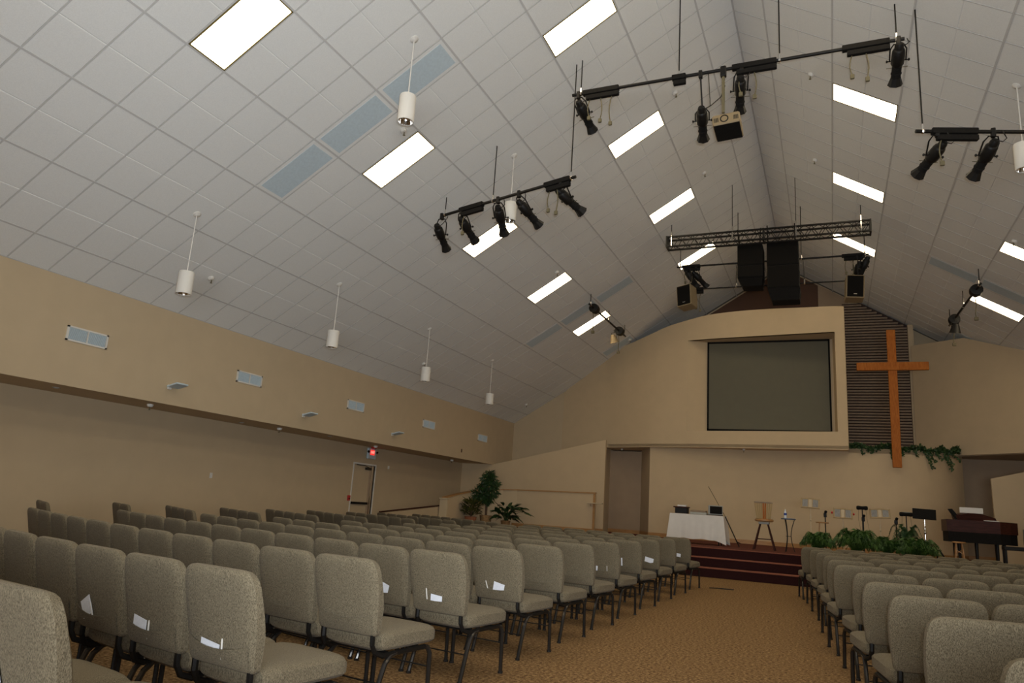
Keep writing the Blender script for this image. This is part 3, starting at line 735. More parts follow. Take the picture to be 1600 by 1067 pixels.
pipe('lighting_pipe', (-7.95, 15.5, 26.1), (8.05, 15.5, 26.1), [(.03, None), (.36, None), (.664, None), (.98, None)], [(.10, 2.0, 3), (.36, .7, 0), (.59, 2.1, 2), (.90, 2.0, 2)], 'long black lighting pipe across the nave nearest the camera, carrying the projector', grp='suspended lighting pipes')
pipe('lighting_pipe', (-17.15, 18.35, 21.2), (-7.5, 15.4, 21.2), [(.03, None), (.42, None), (.97, None)], [(.25, 1.9, 1), (.88, 1.7, 2)], 'angled black lighting pipe on the left with five spotlights', grp='suspended lighting pipes')
pipe('lighting_pipe', (8.25, 15.4, 21.35), (17.9, 18.35, 21.35), [(.03, None), (.5, None), (.97, None)], [(.16, 1.9, 1), (.6, 1.9, 1)], 'angled black lighting pipe entering at the right edge', grp='suspended lighting pipes')
pipe('lighting_pipe', (-15.2, 42.4, 22.3), (-15.1, 54.8, 22.3), [(.03, None), (.5, None), (.97, None)], [], 'short black pipe running toward the stage on the left slope', .09, grp='suspended lighting pipes')
pipe('lighting_pipe', (14.9, 42.2, 22.3), (14.5, 55.0, 22.4), [(.03, None), (.5, None), (.97, None)], [], 'short black pipe running toward the stage on the right slope', .09, grp='suspended lighting pipes')
pipe('lighting_pipe', (-8.0, 45.6, 26.35), (7.8, 45.6, 26.35), [(.02, None), (.34, None), (.67, None), (.98, None)], [(.08, 1.6, 2), (.92, 1.6, 2)], 'upper pipe behind the loudspeaker cluster below the truss', .08, grp='suspended lighting pipes')
pipe('lighting_pipe', (-6.7, 45.9, 24.25), (6.2, 45.9, 24.25), [(.3, (-2.8, 45.8, 26.3)), (.735, (2.75, 45.8, 26.3))], [(.03, 1.3, 3)], 'lower thin pipe between the two small loudspeakers', .06, grp='suspended lighting pipes')

def spot(P0, P1, hang, label, r=1.0):
    P0, P1, hang = Vector(P0), Vector(P1), Vector(hang)
    d = (P1 - P0).normalized(); L_ = 1.9
    t = thing('stage_spotlight', hang, label, 'spotlight', 'ellipsoidal spotlights')
    mt = dirm(d, P0)
    MB().lathe([(.04, -.12), (.15, -.10), (.19, 0), (.20, .16), (.235, .18), (.27, .26), (.285, .55), (.285, .85), (.25, .92), (.22, .98)], 16, mt).build('lamp_housing', m_black, t, True)
    MB().lathe([(.215, .95), (.21, 1.30), (.235, 1.32), (.235, 1.36), (.21, 1.38), (.215, 1.55)], 16, mt, cap=False).build('lens_tube', m_blackm, t, True)
    MB().lathe([(.215, 1.52), (.30, 1.80), (.335, 1.90), (.31, 1.90), (.19, 1.60), (.02, 1.55)], 8, mt, cap=False).build('top_hat', m_black, t)
    sd = d.cross(Vector((0, 0, 1)))
    sd = sd.normalized() if sd.length > .05 else Vector((1, 0, 0))
    c = P0 + d * .72
    hs = [q_ for q_ in t.children if q_.name.startswith('lamp_housing')][0]; lt = [q_ for q_ in t.children if q_.name.startswith('lens_tube')][0]
    for s_ in (-1, 1):
        q = c + sd * s_ * .29
        MB().tube([q, q + sd * s_ * .16], .03, 6).lathe([(.05, -.03), (.07, 0), (.05, .04)], 8, dirm(sd, q + sd * s_ * .17)).build('knob', m_black, hs)
    k = P0 + d * 1.05
    for s_ in (-1, 1): MB().tube([k + sd * s_ * .22, k + sd * s_ * .45], .018, 5).build('shutter_handle', m_plug, lt)
    top = hang + Vector((0, 0, -.22)) if (hang - c).length < 1.5 else c + Vector((0, 0, .62))
    MB().tube([c + sd * .34, c.lerp(top, .7) + sd * .34, top + sd * .2, top - sd * .2, c.lerp(top, .7) - sd * .34, c - sd * .34], .035, 6).build('yoke', m_black, t)
    cl = MB().cbox(-.09, .09, -.12, .12, -.26, .14, .02, Matrix.Translation(hang)); cl.build('hook_clamp', m_black, t)
    if (hang - c).length >= 1.5: MB().tube([hang + Vector((0, 0, -.2)), top], .04, 6).build('drop_rod', m_black, t)
    a = P0 - d * .1; pts = [a, a + Vector((.25, 0, -.12)), a + Vector((.42, .05, .05)), hang + Vector((.4, 0, -.15)), hang + Vector((.35, 0, 0))]
    MB().tube([Vector(p) for p in pts], .025, 5).build('cable', m_cable, t)
    return t
A_ = lambda x: (x, 15.5, 26.1)
def B_(x): f = (x + 17.15) / 9.65; return (x, 18.35 - 2.95 * f, 21.2)
def C_(x): f = (x - 8.25) / 9.65; return (x, 15.4 + 2.95 * f, 21.35)
spot((-7.55, 15.5, 25.6), (-7.26, 17.16, 24.75), A_(-7.6), 'spotlight at the left end of the long near pipe')
spot((-1.04, 15.5, 24.11), (-1.21, 17.23, 23.35), A_(-1.1), 'spotlight on a long drop rod left of the projector')
spot((0.84, 15.5, 25.5), (0.63, 17.14, 24.6), A_(.9), 'spotlight right of the projector pole on the near pipe')
spot((7.83, 15.5, 25.8), (7.71, 17.08, 24.8), A_(7.8), 'spotlight at the right end of the long near pipe')
spot((-17.38, 18.3, 20.55), (-17.5, 19.94, 19.6), B_(-17.1), 'first spotlight from the left on the left angled pipe')
spot((-15.54, 17.9, 20.66), (-15.3, 19.58, 19.8), B_(-15.5), 'second spotlight from the left on the left angled pipe')
spot((-12.78, 17.2, 20.8), (-13.0, 18.72, 19.81), B_(-12.7), 'middle spotlight of five on the left angled pipe')
spot((-11.3, 16.8, 20.8), (-10.61, 18.26, 19.91), B_(-11.2), 'fourth spotlight from the left on the left angled pipe')
spot((-8.67, 16.0, 20.81), (-7.74, 17.48, 20.07), B_(-8.4), 'fifth spotlight, right end of the left angled pipe')
spot((9.35, 16.0, 20.9), (8.42, 17.58, 20.2), C_(9.1), 'spotlight at the left end of the right angled pipe')
spot((11.38, 16.6, 20.99), (10.74, 18.17, 20.1), C_(11.3), 'second spotlight on the right angled pipe near the edge')
spot((-7.2, 45.7, 26.0), (-6.2, 46.3, 24.5), (-7.0, 45.6, 26.35), 'spotlight above the small left loudspeaker')
spot((-6.6, 45.9, 25.9), (-5.6, 46.7, 24.8), (-6.3, 45.6, 26.35), 'second spotlight beside the small left loudspeaker')
spot((7.7, 45.7, 26.1), (7.0, 46.4, 24.6), (7.4, 45.6, 26.35), 'spotlight above the small right loudspeaker')
spot((7.1, 45.9, 25.8), (6.6, 46.8, 24.5), (6.9, 45.6, 26.35), 'second spotlight beside the small right loudspeaker')
# round boxes and small floods on the two short pipes
for sx, xs, nm in ((-1, (-15.2, -15.12), 'left'), (1, (14.88, 14.55), 'right')):
    for k, y in enumerate((44.0, 52.6)):
        P = Vector((xs[k], y, 22.3)); t = thing('cable_drum', P, 'round black cable box at the %s end of the short %s pipe' % (('near', 'far')[k], nm), 'cable box', 'round boxes on the short pipes')
        MB().lathe([(.1, -.42), (.42, -.38), (.46, -.1), (.46, .1), (.42, .38), (.1, .42)], 18, dirm((0, 1, .0), P)).build('housing', m_black, t, True)
        pts = [P + Vector((-.1, 0, -.4)), P + Vector((-.05, 0, -1.1)), P + Vector((-.12, .1, -1.7)), P + Vector((-.1, .1, -2.1))]
        MB().tube(pts, .035, 5).cbox(-.14, .14, -.08, .08, -.2, .05, .02, Matrix.Translation(pts[-1])).build('cord', m_plug, t)
    P = Vector((xs[1] + (-.3 if sx < 0 else -.1), 51.6, 21.2)); t = thing('flood_light', P + Vector((0, 0, 1)), 'small bell-shaped flood hung below the short %s pipe' % nm, 'spotlight')
    MB().lathe([(.06, -.5), (.2, -.48), (.3, -.2), (.42, .25), (.45, .3), (.38, .28), (.1, 0)], 16, dirm((.15, .35, -.9) if sx < 0 else (-.1, .3, -.9), P)).build('housing', m_black if sx > 0 else m_beigep, t, True)
    MB().tube([P + Vector((-.3, 0, 0)), P + Vector((-.25, 0, .7)), P + Vector((.25, 0, .7)), P + Vector((.3, 0, 0))], .03, 5).tube([P + Vector((0, 0, .7)), P + Vector((0, 0, 1.05))], .04, 5).build('yoke', m_black, t)
# projector
pr = thing('projector', (.05, 15.6, 26.1), 'beige and dark projector hanging on a pole from the near pipe', 'projector')
MB().tube([(.02, 15.5, 26.1), (.02, 15.5, 23.7)], .075, 10).build('pole', m_plug, pr, True)
MB().cbox(-.12, .16, 15.36, 15.64, 25.7, 26.25, .03).build('pipe_clamp', m_black, pr)
mt = Matrix.Translation((.15, 15.45, 23.35)) @ Matrix.Rotation(RAD(-4), 4, 'Y') @ Matrix.Rotation(RAD(-4), 4, 'X')
MB().cbox(-.66, .66, 0, 1.5, -.28, .3, .05, mt).build('body', m_beigep, pr)
MB().box(-.62, .62, .04, 1.46, -.30, -.28, mt).build('underside', m_blackm, pr)
MB().lathe([(.19, -.1), (.21, 0), (.16, .02), (.14, -.02), (.02, -.03)], 18, mt @ Matrix.Translation((-.08, 0, .03)) @ Matrix.Rotation(RAD(90), 4, 'X'), cap=False).build('lens', m_black, pr, True)
gr = MB()
for k in range(6): gr.box(-.58 + k * .04, -.56 + k * .04, -.01, .0, -.12, .12, mt); gr.box(.36 + k * .04, .38 + k * .04, -.01, .0, -.12, .12, mt)
gr.build('vent_slot', m_black, pr)
MB().tube([(.1, 15.5, 25.2), (-.1, 15.5, 24.6), (-.6, 15.5, 24.2), (-1.0, 15.6, 24.1)], .025, 5).build('cable', m_cable, pr)

# truss
tr = thing('box_truss', (0, 40.4, 26.7), 'long black box truss spanning below the ridge above the loudspeakers', 'truss')
TZ0, TZ1, TY0, TY1 = 26.28, 27.12, 39.95, 40.85
for y in (TY0, TY1):
    for z_ in (TZ0, TZ1): MB().tube([(-7.8, y, z_), (7.7, y, z_)], .085, 8).build('chord', m_black, tr, True)
lc = MB()
n = 30
for i in range(n):
    x0 = -7.7 + 15.3 * i / n; x1 = -7.7 + 15.3 * (i + 1) / n; e = i % 2
    for y in (TY0, TY1): lc.tube([(x0, y, TZ0 if e else TZ1), (x1, y, TZ1 if e else TZ0)], .03, 5, False)
    for z_ in (TZ0, TZ1): lc.tube([(x0, TY0 if e else TY1, z_), (x1, TY1 if e else TY0, z_)], .025, 5, False)
tag(lc.build('lacing', m_black, tr), kind='stuff')
for x in (-7.8, 7.7, -.05): MB().box(x - .06, x + .06, TY0 - .1, TY1 + .1, TZ0 - .08, TZ1 + .08).build('end_plate' if abs(x) > 1 else 'splice_plate', m_black, tr)
for x in (-7.4, -2.45, 2.4, 7.05):
    MB().tube([(x, 39.95, ceil_z(x)), (x, 39.95, TZ1)], .028, 6).build('hanger_rod', m_black, tr, True)
    MB().tube([(x, 39.93, TZ1 + .45), (x, 39.93, TZ0 - .05)], .06, 6).build('clamp', m_chrome, tr, True)
# main loudspeakers
def speaker_unit(t, x0, x1, z0, z1, y0=41.2, y1=43.2, taper=0):
    cb = MB().cbox(x0, x1, y0, y1, z0, z1, .04).build('cabinet', m_blackm, t)
    MB().box(x0 + .08, x1 - .08, y0 - .04, y0, z0 + .07, z1 - .07).build('grille', m_grille, cb)
def wedge(t, x0, x1, z0, z1, y0=41.2, y1=43.2):
    mb = MB(); k = .28
    mb.add([(x0, y0, z1), (x1, y0, z1), (x1, y1, z1), (x0, y1, z1), (x0 + k, y0 + .5, z0), (x1 - k * .3, y0 + .5, z0), (x1 - k * .3, y1, z0), (x0 + k, y1, z0)],
           [(0, 1, 2, 3), (7, 6, 5, 4), (0, 4, 5, 1), (1, 5, 6, 2), (2, 6, 7, 3), (3, 7, 4, 0)]); mb.build('lower_horn', m_blackm, t)
t = thing('loudspeaker', (-1.2, 42.2, 26.5), 'smaller left of the two large black hanging loudspeakers', 'speaker', 'hanging main loudspeakers')
speaker_unit(t, -2.2, -.22, 24.6, 26.35); speaker_unit(t, -2.2, -.22, 23.55, 24.58); wedge(t, -2.15, -.25, 22.95, 23.5)
for x in (-2.1, -.45): MB().tube([(x, 42.0, 26.35), (x, 41.6, 27.0), (x - .1 if x < -1 else x + .1, 41.2, 27.75)], .055, 5).build('flying_strap', m_black, t)
t = thing('loudspeaker', (1.3, 42.2, 26.5), 'taller right of the two large black hanging loudspeakers', 'speaker', 'hanging main loudspeakers')
speaker_unit(t, .1, 2.5, 24.45, 26.45); speaker_unit(t, .12, 2.52, 22.5, 24.42); wedge(t, .14, 2.58, 21.6, 22.48, 41.2)
for x in (.15, 2.25): MB().tube([(x, 42.0, 26.4), (x, 41.6, 27.1), (x, 41.2, 27.9)], .055, 5).build('flying_strap', m_black, t)
for x, z_, rz, rx, lab, rod in ((-7.05, 23.35, -.30, -.10, 'small wooden-sided loudspeaker at the left end of the lower pipe', (-7.0, 40.4, 26.28)), (6.6, 23.35, .10, -.08, 'small wooden-sided loudspeaker at the right end of the lower pipe', (6.3, 40.4, 26.28))):
    t = thing('small_loudspeaker', (x, 45.2, z_), lab, 'speaker', 'small hanging loudspeakers')
    mt = Matrix.Translation((x, 45.2, z_)) @ Matrix.Rotation(rz, 4, 'Z') @ Matrix.Rotation(rx, 4, 'X') @ Matrix.Rotation(-.12 if x < 0 else .06, 4, 'Y')
    MB().cbox(-.68, .68, -.5, .75, -1.0, .98, .04, mt).build('cabinet', m_beigep, t)
    MB().box(-.60, .60, -.54, -.5, -.92, .90, mt).build('grille', m_grille, t)
    MB().box(-.12, .12, -.56, -.54, -.72, -.66, mt).build('badge', m_chrome, t)
    MB().cbox(-.4, .7, -.2, .5, .98, 1.12, .02, mt).build('bracket', m_black, t)
    MB().tube([(x + .3, 45.3, z_ + 1.1), (x + .3, 45.3, 26.2)], .035, 6).build('hanger_rod', m_black, t)

# ------------------------------------------------------------------ cross and ivy
cr = thing('cross', (9.87, 56.2, 9.75), 'tall varnished wooden cross hanging in front of the slatted panel', 'cross')
MB().cbox(9.5, 10.24, 55.9, 56.25, 9.7, 22.4, .04).build('upright', m_cross, cr)
MB().cbox(6.88, 12.8, 55.8, 56.12, 18.55, 19.3, .04).build('crossbar', m_cross, cr)
MB().box(9.7, 10.05, 56.25, 56.95, 10.7, 10.95).build('wall_bracket', m_black, cr)
def leafquad(mb, P, d, nrm, L_, W_):
    d = d.normalized(); sdv = d.cross(nrm).normalized(); n_ = nrm.normalized()
    mb.add([P, P + d * L_ * .4 + sdv * W_ * .5 + n_ * .03 * L_, P + d * L_, P + d * L_ * .4 - sdv * W_ * .5 + n_ * .03 * L_, P + d * L_ * .45 - n_ * .06 * L_], [(0, 1, 4), (1, 2, 4), (2, 3, 4), (3, 0, 4)])
def rv(): return Vector((random.gauss(0, 1), random.gauss(0, 1), random.gauss(0, 1))).normalized()
mb = MB(); led = low[6:]
def ledge_at(u):
    k = min(len(led) - 2, int(u)); f = u - k; a, b = Vector(led[k]), Vector(led[k + 1]); return a.lerp(b, f)
for i in range(2300):
    u = random.uniform(0, len(led) - 1.0); q = ledge_at(u)
    h_ = random.uniform(-.1, .35) + .16 * sin(u * 5) + (.35 * max(0, (u - 3.9) / 2) if u > 3.9 else 0)
    P = Vector((q.x + jit(.15), q.y + random.uniform(-.25, .45), 11.42 + h_))
    leafquad(mb, P, rv() + Vector((0, -.3, -.2)), rv() + Vector((0, -1, .5)), random.uniform(.16, .3), random.uniform(.14, .24))
for u, ln in ((.55, .5), (.9, .35), (1.75, 1.0), (2.15, .5), (2.75, .5), (3.2, 1.5), (3.35, .9), (3.75, .7), (4.3, 1.5), (4.4, 1.0), (5.1, .6)):
    q = ledge_at(u); x = q.x
    for k in range(int(ln * 30)):
        f = k / (ln * 30); P = Vector((x + f * .55 * (1 if u > 3 else .3) + jit(.12), q.y - .22 + jit(.06), 11.4 - f * ln + jit(.06)))
        leafquad(mb, P, rv() * .6 + Vector((0, -.2, -1)), rv() * .5 + Vector((0, -1, .2)), random.uniform(.14, .26), random.uniform(.13, .22))
iv = mb.build('ivy_garland', m_green, org=(10, 57.5, 11.4)); tag(iv, 'green ivy garland trailing over the ledge behind the cross', 'ivy', kind='stuff')

# ------------------------------------------------------------------ potted plants
def pot(t, x, y, z0, z1, r0, r1, m):
    MB().lathe([(r0, z0), (r0 * 1.1, (z0 * 2 + z1) / 3), (r1, z1), (r1 * 1.06, z1 + .03), (r1 * .9, z1 + .03), (r1 * .88, z1 - .1)], 20, Matrix.Translation((x, y, 0))).build('pot', m, t, True)
    MB().lathe([(.01, z1 - .08), (r1 * .88, z1 - .1)], 16, Matrix.Translation((x, y, 0)), cap=False).build('soil', m_bark, t)
def big_leaf_mesh(name, L_, W_, m, droop=.5):
    mb = MB(); n = 6; prev = None
    for i in range(n + 1):
        f = i / n; wv = W_ * .5 * (sin(pi * (f * .92 + .04)) ** .8); x = L_ * f * (1 - droop * .2 * f); z_ = -droop * L_ * f * f * .7
        mb.v += [(x, -wv, z_ + wv * .25), (x, 0, z_), (x, wv, z_ + wv * .25)]
    for i in range(n):
        a = 3 * i; mb.f += [(a, a + 3, a + 4, a + 1), (a + 1, a + 4, a + 5, a + 2)]
    return mb.mesh(name, m, True)
def put_leaf(me, parent, P, az, el, roll=0, sc=1):
    o = bpy.data.objects.new('leaf', me); C.objects.link(o); o.parent = parent
    o.location = (Vector(P) - Vector(parent['_o'])) * S; o.rotation_euler = (roll, -el, az); o.scale = (sc, sc, sc); return o
# broad-leaved plant on the right
PX, PY = -26.5, 52.6
t = thing('potted_plant', (PX, PY, STG), 'bushy dark green broad-leaved plant, right of the three by the low wall', 'plant')
pot(t, PX, PY, STG - .5, STG + .55, .35, .5, m_wicker)
lm = big_leaf_mesh('leaf', 1.15, .42, m_green, .5)
for i in range(75):
    az = random.uniform(0, 2 * pi); f = random.random(); h_ = random.uniform(.1, 1.35) * (1.0 if f < .8 else 1.3)
    r0 = .25 + f * .8 * (1 - h_ * .25); P = (PX + r0 * cos(az), PY + r0 * sin(az), STG + .5 + h_)
    put_leaf(lm, t, P, az + jit(.4), random.uniform(-.2, 1.1), jit(.5), random.uniform(.7, 1.15))
st_ = MB()
for i in range(14):
    az = 2 * pi * i / 14; st_.tube([(PX, PY, STG + .4), (PX + .3 * cos(az), PY + .3 * sin(az), STG + 1.1), (PX + .8 * cos(az), PY + .8 * sin(az), STG + 1.7)], .03, 4)
for i in range(5):
    az = -.2 + i * .25; st_.tube([(PX, PY, STG + .6), (PX + .9 * cos(az), PY + .3 * sin(az), STG + 1.9), (PX + 2.0 * cos(az * .5), PY, STG + 1.9 - i * .1)], .025, 4)
    put_leaf(lm, t, (PX + 1.2 + .25 * i, PY - .1, STG + 1.75 - .1 * i), jit(.5), .1, jit(.4), .9); put_leaf(lm, t, (PX + 1.0 + .2 * i, PY - .2, STG + 1.9), .3 + jit(.5), .2, jit(.4), .8)
st_.build('stem', m_green, t)
# mottled shrub on the left
PX, PY = -30.0, 52.3
PX = -30.6 + 1.6
t = thing('potted_plant', (PX, PY, STG), 'small mottled yellow-green shrub in a terracotta pot, left of the three', 'plant')
PX, PY = -29.4, 50.3
t.location = Vector((PX, PY, STG)) * S; t['_o'] = (PX, PY, STG)
pot(t, PX, PY, STG, STG + .75, .5, .62, m_pot)
lm2 = big_leaf_mesh('leaf', .75, .2, m_croton, .3)
for i in range(170):
    az = random.uniform(0, 2 * pi); h_ = random.uniform(0, 1.5); r0 = (.85 - abs(h_ - .6) * .3) * sqrt(random.random())
    put_leaf(lm2, t, (PX + r0 * cos(az), PY + r0 * sin(az), STG + .85 + h_), az + jit(.5), random.uniform(0, 1.2), jit(.6), random.uniform(.7, 1.1))
st_ = MB()
for i in range(8): az = 2 * pi * i / 8; st_.tube([(PX, PY, STG + .6), (PX + .3 * cos(az), PY + .3 * sin(az), STG + 1.9)], .03, 4)
st_.build('stem', m_bark, t)
# tall tree in the middle
PX, PY = -28.6, 52.2
t = thing('potted_tree', (PX, PY, STG), 'tall dark green indoor tree in a wicker pot behind the two low plants', 'tree')
pot(t, PX, PY, STG, STG + .95, .5, .66, m_wicker)
tk = MB()
for i in range(5):
    az = i * 1.3; tk.tube([(PX + .08 * cos(az), PY + .08 * sin(az), STG + .8), (PX + .12 * cos(az + 1), PY + .1 * sin(az), STG + 1.9), (PX + .4 * cos(az), PY + .3 * sin(az), STG + 3.0), (PX + .7 * cos(az), PY + .5 * sin(az), STG + 4.0)], [.07, .06, .045, .02], 6)
tk.build('trunk', m_bark, t, True)
fo = MB()
blobs = [(.0, 0, 4.8, .72), (.55, -.1, 4.3, .75), (-.55, 0, 4.0, .55), (.6, 0, 3.45, .6), (-1.0, -.1, 3.1, .68), (-.3, -.2, 2.9, .6), (.15, 0, 2.7, .45), (.15, .0, 5.3, .38)]
for i in range(1500):
    b = random.choice(blobs); q = rv() * b[3] * random.uniform(.4, 1); P = Vector((PX + b[0] + q.x, PY + b[1] + q.y, STG - .1 + b[2] + q.z * .85))
    dd = q + rv() * .4 + Vector((0, 0, -.45)); leafquad(fo, P, dd, rv() + Vector((0, -.5, .8)), random.uniform(.35, .6), random.uniform(.12, .18))
tag(fo.build('foliage', m_green, t), kind='stuff')
# ferns along the stage front
def fern(x, y, R_, Hh, label, n=64, m=m_green2, up=1.0):
    t = thing('fern', (x, y, STG), label, 'fern', 'ferns along the stage front')
    pot(t, x, y, STG, STG + .55, .38, .5, m_cream)
    mb = MB()
    for i in range(n):
        az = 2 * pi * i / n * 3.1 + jit(.2); L_ = R_ * random.uniform(.7, 1.12); hh = Hh * random.uniform(.25, .9)
        dv = Vector((cos(az), sin(az), 0)); sdv = Vector((-sin(az), cos(az), 0)); pts = []
        for k in range(12):
            f = k / 11; z_ = STG + .5 + hh * 1.2 * sin(min(1, f * 1.15) * pi * .62) * up - f ** 3 * hh * .62
            pts.append(Vector((x, y, z_)) + dv * L_ * f)
        for k in range(1, 12):
            a, b = pts[k - 1], pts[k]; wd = .26 * (1 - (k / 12) ** 2) + .04; tw = jit(.22)
            for s_ in (-1, 1):
                for q in (0.1, .55):
                    o = a.lerp(b, q); tip = o + sdv * s_ * wd + (b - a) * .5 + Vector((0, 0, tw * s_ - .08))
                    mb.add([o, o + (b - a) * .5 + Vector((0, 0, .03)), tip], [(0, 1, 2)])
    tag(mb.build('frond', m, t), kind='stuff')
    return t
fern(3.35, 42.4, 1.25, 1.3, 'leftmost lush fern at the stage front beside the small round table', 90)
fern(5.95, 42.3, 1.6, 1.75, 'large rounded fern in the middle of the stage front', 120)
fern(8.0, 42.9, 1.1, 1.3, 'third fern, right of the large rounded one', 84)
fern(9.9, 42.4, 1.35, 1.35, 'rightmost fern below the black music stand', 100)
t = fern(9.35, 44.6, 1.1, 2.1, 'taller feathery plant rising behind the rightmost fern', 40, m_green, 1.1)

# ------------------------------------------------------------------ things on the stage
# cloth-covered table
TX0, TX1, TY_0, TY_1, TZ = -8.35, -3.95, 46.2, 48.4, 4.42
t = thing('folding_table', ((TX0 + TX1) / 2, 47.3, STG), 'rectangular table hidden under a white cloth on the stage', 'table')
MB().cbox(TX0 + .02, TX1 - .02, TY_0 + .02, TY_1 - .02, TZ - .12, TZ - .03, .02).build('tabletop', m_beigep, t)
for a in (TX0 + .4, TX1 - .4):
    for b in (TY_0 + .3, TY_1 - .3): MB().tube([(a, b, STG), (a, b, TZ - .1)], .05, 8).build('leg', m_leg, t, True)
mb = MB()
per = []
def edge(a, b, n): return [Vector(a).lerp(Vector(b), k / n) for k in range(n)]
pr_ = edge((TX0, TY_0, 0), (TX1, TY_0, 0), 26) + edge((TX1, TY_0, 0), (TX1, TY_1, 0), 12) + edge((TX1, TY_1, 0), (TX0, TY_1, 0), 26) + edge((TX0, TY_1, 0), (TX0, TY_0, 0), 12)
nper = len(pr_); cc = Vector(((TX0 + TX1) / 2, 47.3, 0)); rows_ = 8
for j in range(rows_ + 1):
    f = j / rows_
    for k, p in enumerate(pr_):
        dc = min((Vector((cx_, cy_, 0)) - p).length for cx_ in (TX0, TX1) for cy_ in (TY_0, TY_1)); corner = max(0, 1 - dc / .7)
        out = Vector(((p.x - cc.x) / 2.2, (p.y - cc.y) / 1.1, 0)); m_ = max(abs(out.x), abs(out.y)); out = Vector((out.x if abs(out.x) > .93 * m_ or corner else 0, out.y if abs(out.y) > .93 * m_ or corner else 0, 0)).normalized()
        fl = .035 * sin(k * 1.9) * f + .03 * sin(k * .8) * f + corner * .38 * f
        z_ = TZ - f * (TZ - STG - .42 + corner * .36 + .03 * sin(k * .7))
        mb.v.append(tuple(Vector((p.x, p.y, z_)) + out * (fl + .03)))
for j in range(rows_):
    for k in range(nper): a = j * nper + k; b = j * nper + (k + 1) % nper; mb.f.append((a, a + nper, b + nper, b))
mb.f.append(tuple(range(nper)))
cl = mb.build('tablecloth', m_cloth, org=((TX0 + TX1) / 2, 47.3, STG), smooth=True); tag(cl, 'white cloth draped over the stage table with a flared front corner', 'tablecloth')
t = thing('printer', (-7.6, 47.1, TZ), 'boxy black machine with a pale sheet on top, left on the table', 'machine')
MB().cbox(-8.05, -7.0, 46.7, 47.6, TZ + .02, TZ + .52, .04).build('body', m_black, t)
MB().cbox(-8.2, -6.9, 46.65, 47.5, TZ + .5, TZ + .6, .03).build('lid', m_darkwood, t)
MB().cbox(-7.9, -7.15, 46.9, 47.45, TZ + .6, TZ + .74, .02).build('paper_tray', m_cloth, t)
t = thing('equipment_case', (-6.1, 47.1, TZ), 'flat grey-green case lying between the black machine and the monitor', 'case')
MB().cbox(-6.8, -5.4, 46.7, 47.6, TZ + .02, TZ + .2, .03).build('base', m_grey, t); MB().cbox(-6.75, -5.45, 46.72, 47.58, TZ + .2, TZ + .36, .03).build('lid', m_slat, t)
t = thing('monitor', (-4.7, 47.0, TZ), 'open grey monitor with a dark screen at the right end of the table', 'monitor')
MB().cbox(-5.3, -4.1, 47.0, 47.15, TZ + .06, TZ + .85, .03).build('bezel', m_grey, t); MB().box(-5.15, -4.15, 46.97, 47.0, TZ + .16, TZ + .78).build('display', m_blackm, t)
MB().cbox(-5.3, -4.05, 46.4, 47.1, TZ + .02, TZ + .07, .02).build('keyboard_base', m_blackm, t)
t = thing('boom_stand', (-3.2, 46.8, STG), 'thin boom stand leaning behind the right end of the table', 'stand')
MB().tube([(-2.75, 46.9, STG + .03), (-3.9, 47.1, 4.4)], .045, 6).build('lower_pole', m_black, t); MB().tube([(-3.9, 47.1, 4.4), (-5.35, 47.4, 6.85)], .025, 6).build('boom', m_plug, t)
MB().tube([(-2.95, 46.6, STG + .45), (-2.7, 47.2, STG + .3)], .04, 6).build('knob', m_black, t)
# bar stool
bx, by = -.62, 45.0
m_gold = mat('pale_wood', (0.40, 0.28, 0.12), 0.6)
t = thing('bar_stool', (bx, by, STG), 'tall wooden swivel bar stool with a slatted back in mid stage', 'stool')
for sx in (-1, 1):
    for sy in (-1, 1): MB().tube([(bx + sx * .28, by + sy * .25, 4.05), (bx + sx * .80, by + sy * .62, STG)], .055, 8).build('leg', m_darkwood, t, True)
rg = MB(); rr = [(bx + sx * .58, by + sy * .47, STG + .85) for sx, sy in ((-1, -1), (1, -1), (1, 1), (-1, 1), (-1, -1))]
rg.tube(rr, .03, 6); rg.build('footrest', m_darkwood, t)
MB().cbox(bx - .4, bx + .4, by - .35, by + .35, 4.0, 4.18, .03).build('swivel', m_grey, t)
MB().lathe([(.6, 4.2), (.72, 4.26), (.72, 4.36), (.62, 4.42), (.02, 4.44)], 20, Matrix.Translation((bx, by, 0)), cap=True).build('seat', m_wood, t, True)
for i in range(9):
    f = i / 8 - .5; MB().cbox(-.055, .055, -.03, .03, 0, 1.25, .01, Matrix.Translation((bx + f * .95, by - .52, 4.42)) @ Matrix.Rotation(f * .25, 4, 'Y') @ Matrix.Rotation(.1, 4, 'X')).build('back_slat', m_cross if i in (4, 5) else m_gold, t)
MB().cbox(bx - .70, bx + .70, by - .68, by - .58, 5.62, 5.74, .02).build('top_rail', m_slat, t)
# small round table and bottle
bx, by = 1.2, 45.0
t = thing('side_table', (bx, by, STG), 'small round table with thin curved black metal legs', 'table')
MB().lathe([(.52, 4.48), (.56, 4.5), (.56, 4.56), (.52, 4.58), (.02, 4.58)], 20, Matrix.Translation((bx, by, 0))).build('tabletop', m_bluetile, t, True)
for k in range(3):
    az = pi / 2 + k * 2 * pi / 3 + .5; pts = []
    for j in range(9):
        f = j / 8; r0 = .45 - .27 * sin(pi * f) ; pts.append((bx + r0 * cos(az), by + r0 * sin(az), 4.48 - f * 2.46))
    MB().tube(pts, .03, 6).build('leg', m_black, t, True)
rg = MB(); rg.tube([(bx + .2 * cos(a), by + .2 * sin(a), 3.2) for a in [k * pi / 4 for k in range(9)]], .02, 5); rg.build('ring', m_black, t)
t = thing('water_bottle', (.98, 45, 4.58), 'small clear water bottle with a blue label on the round table', 'bottle')
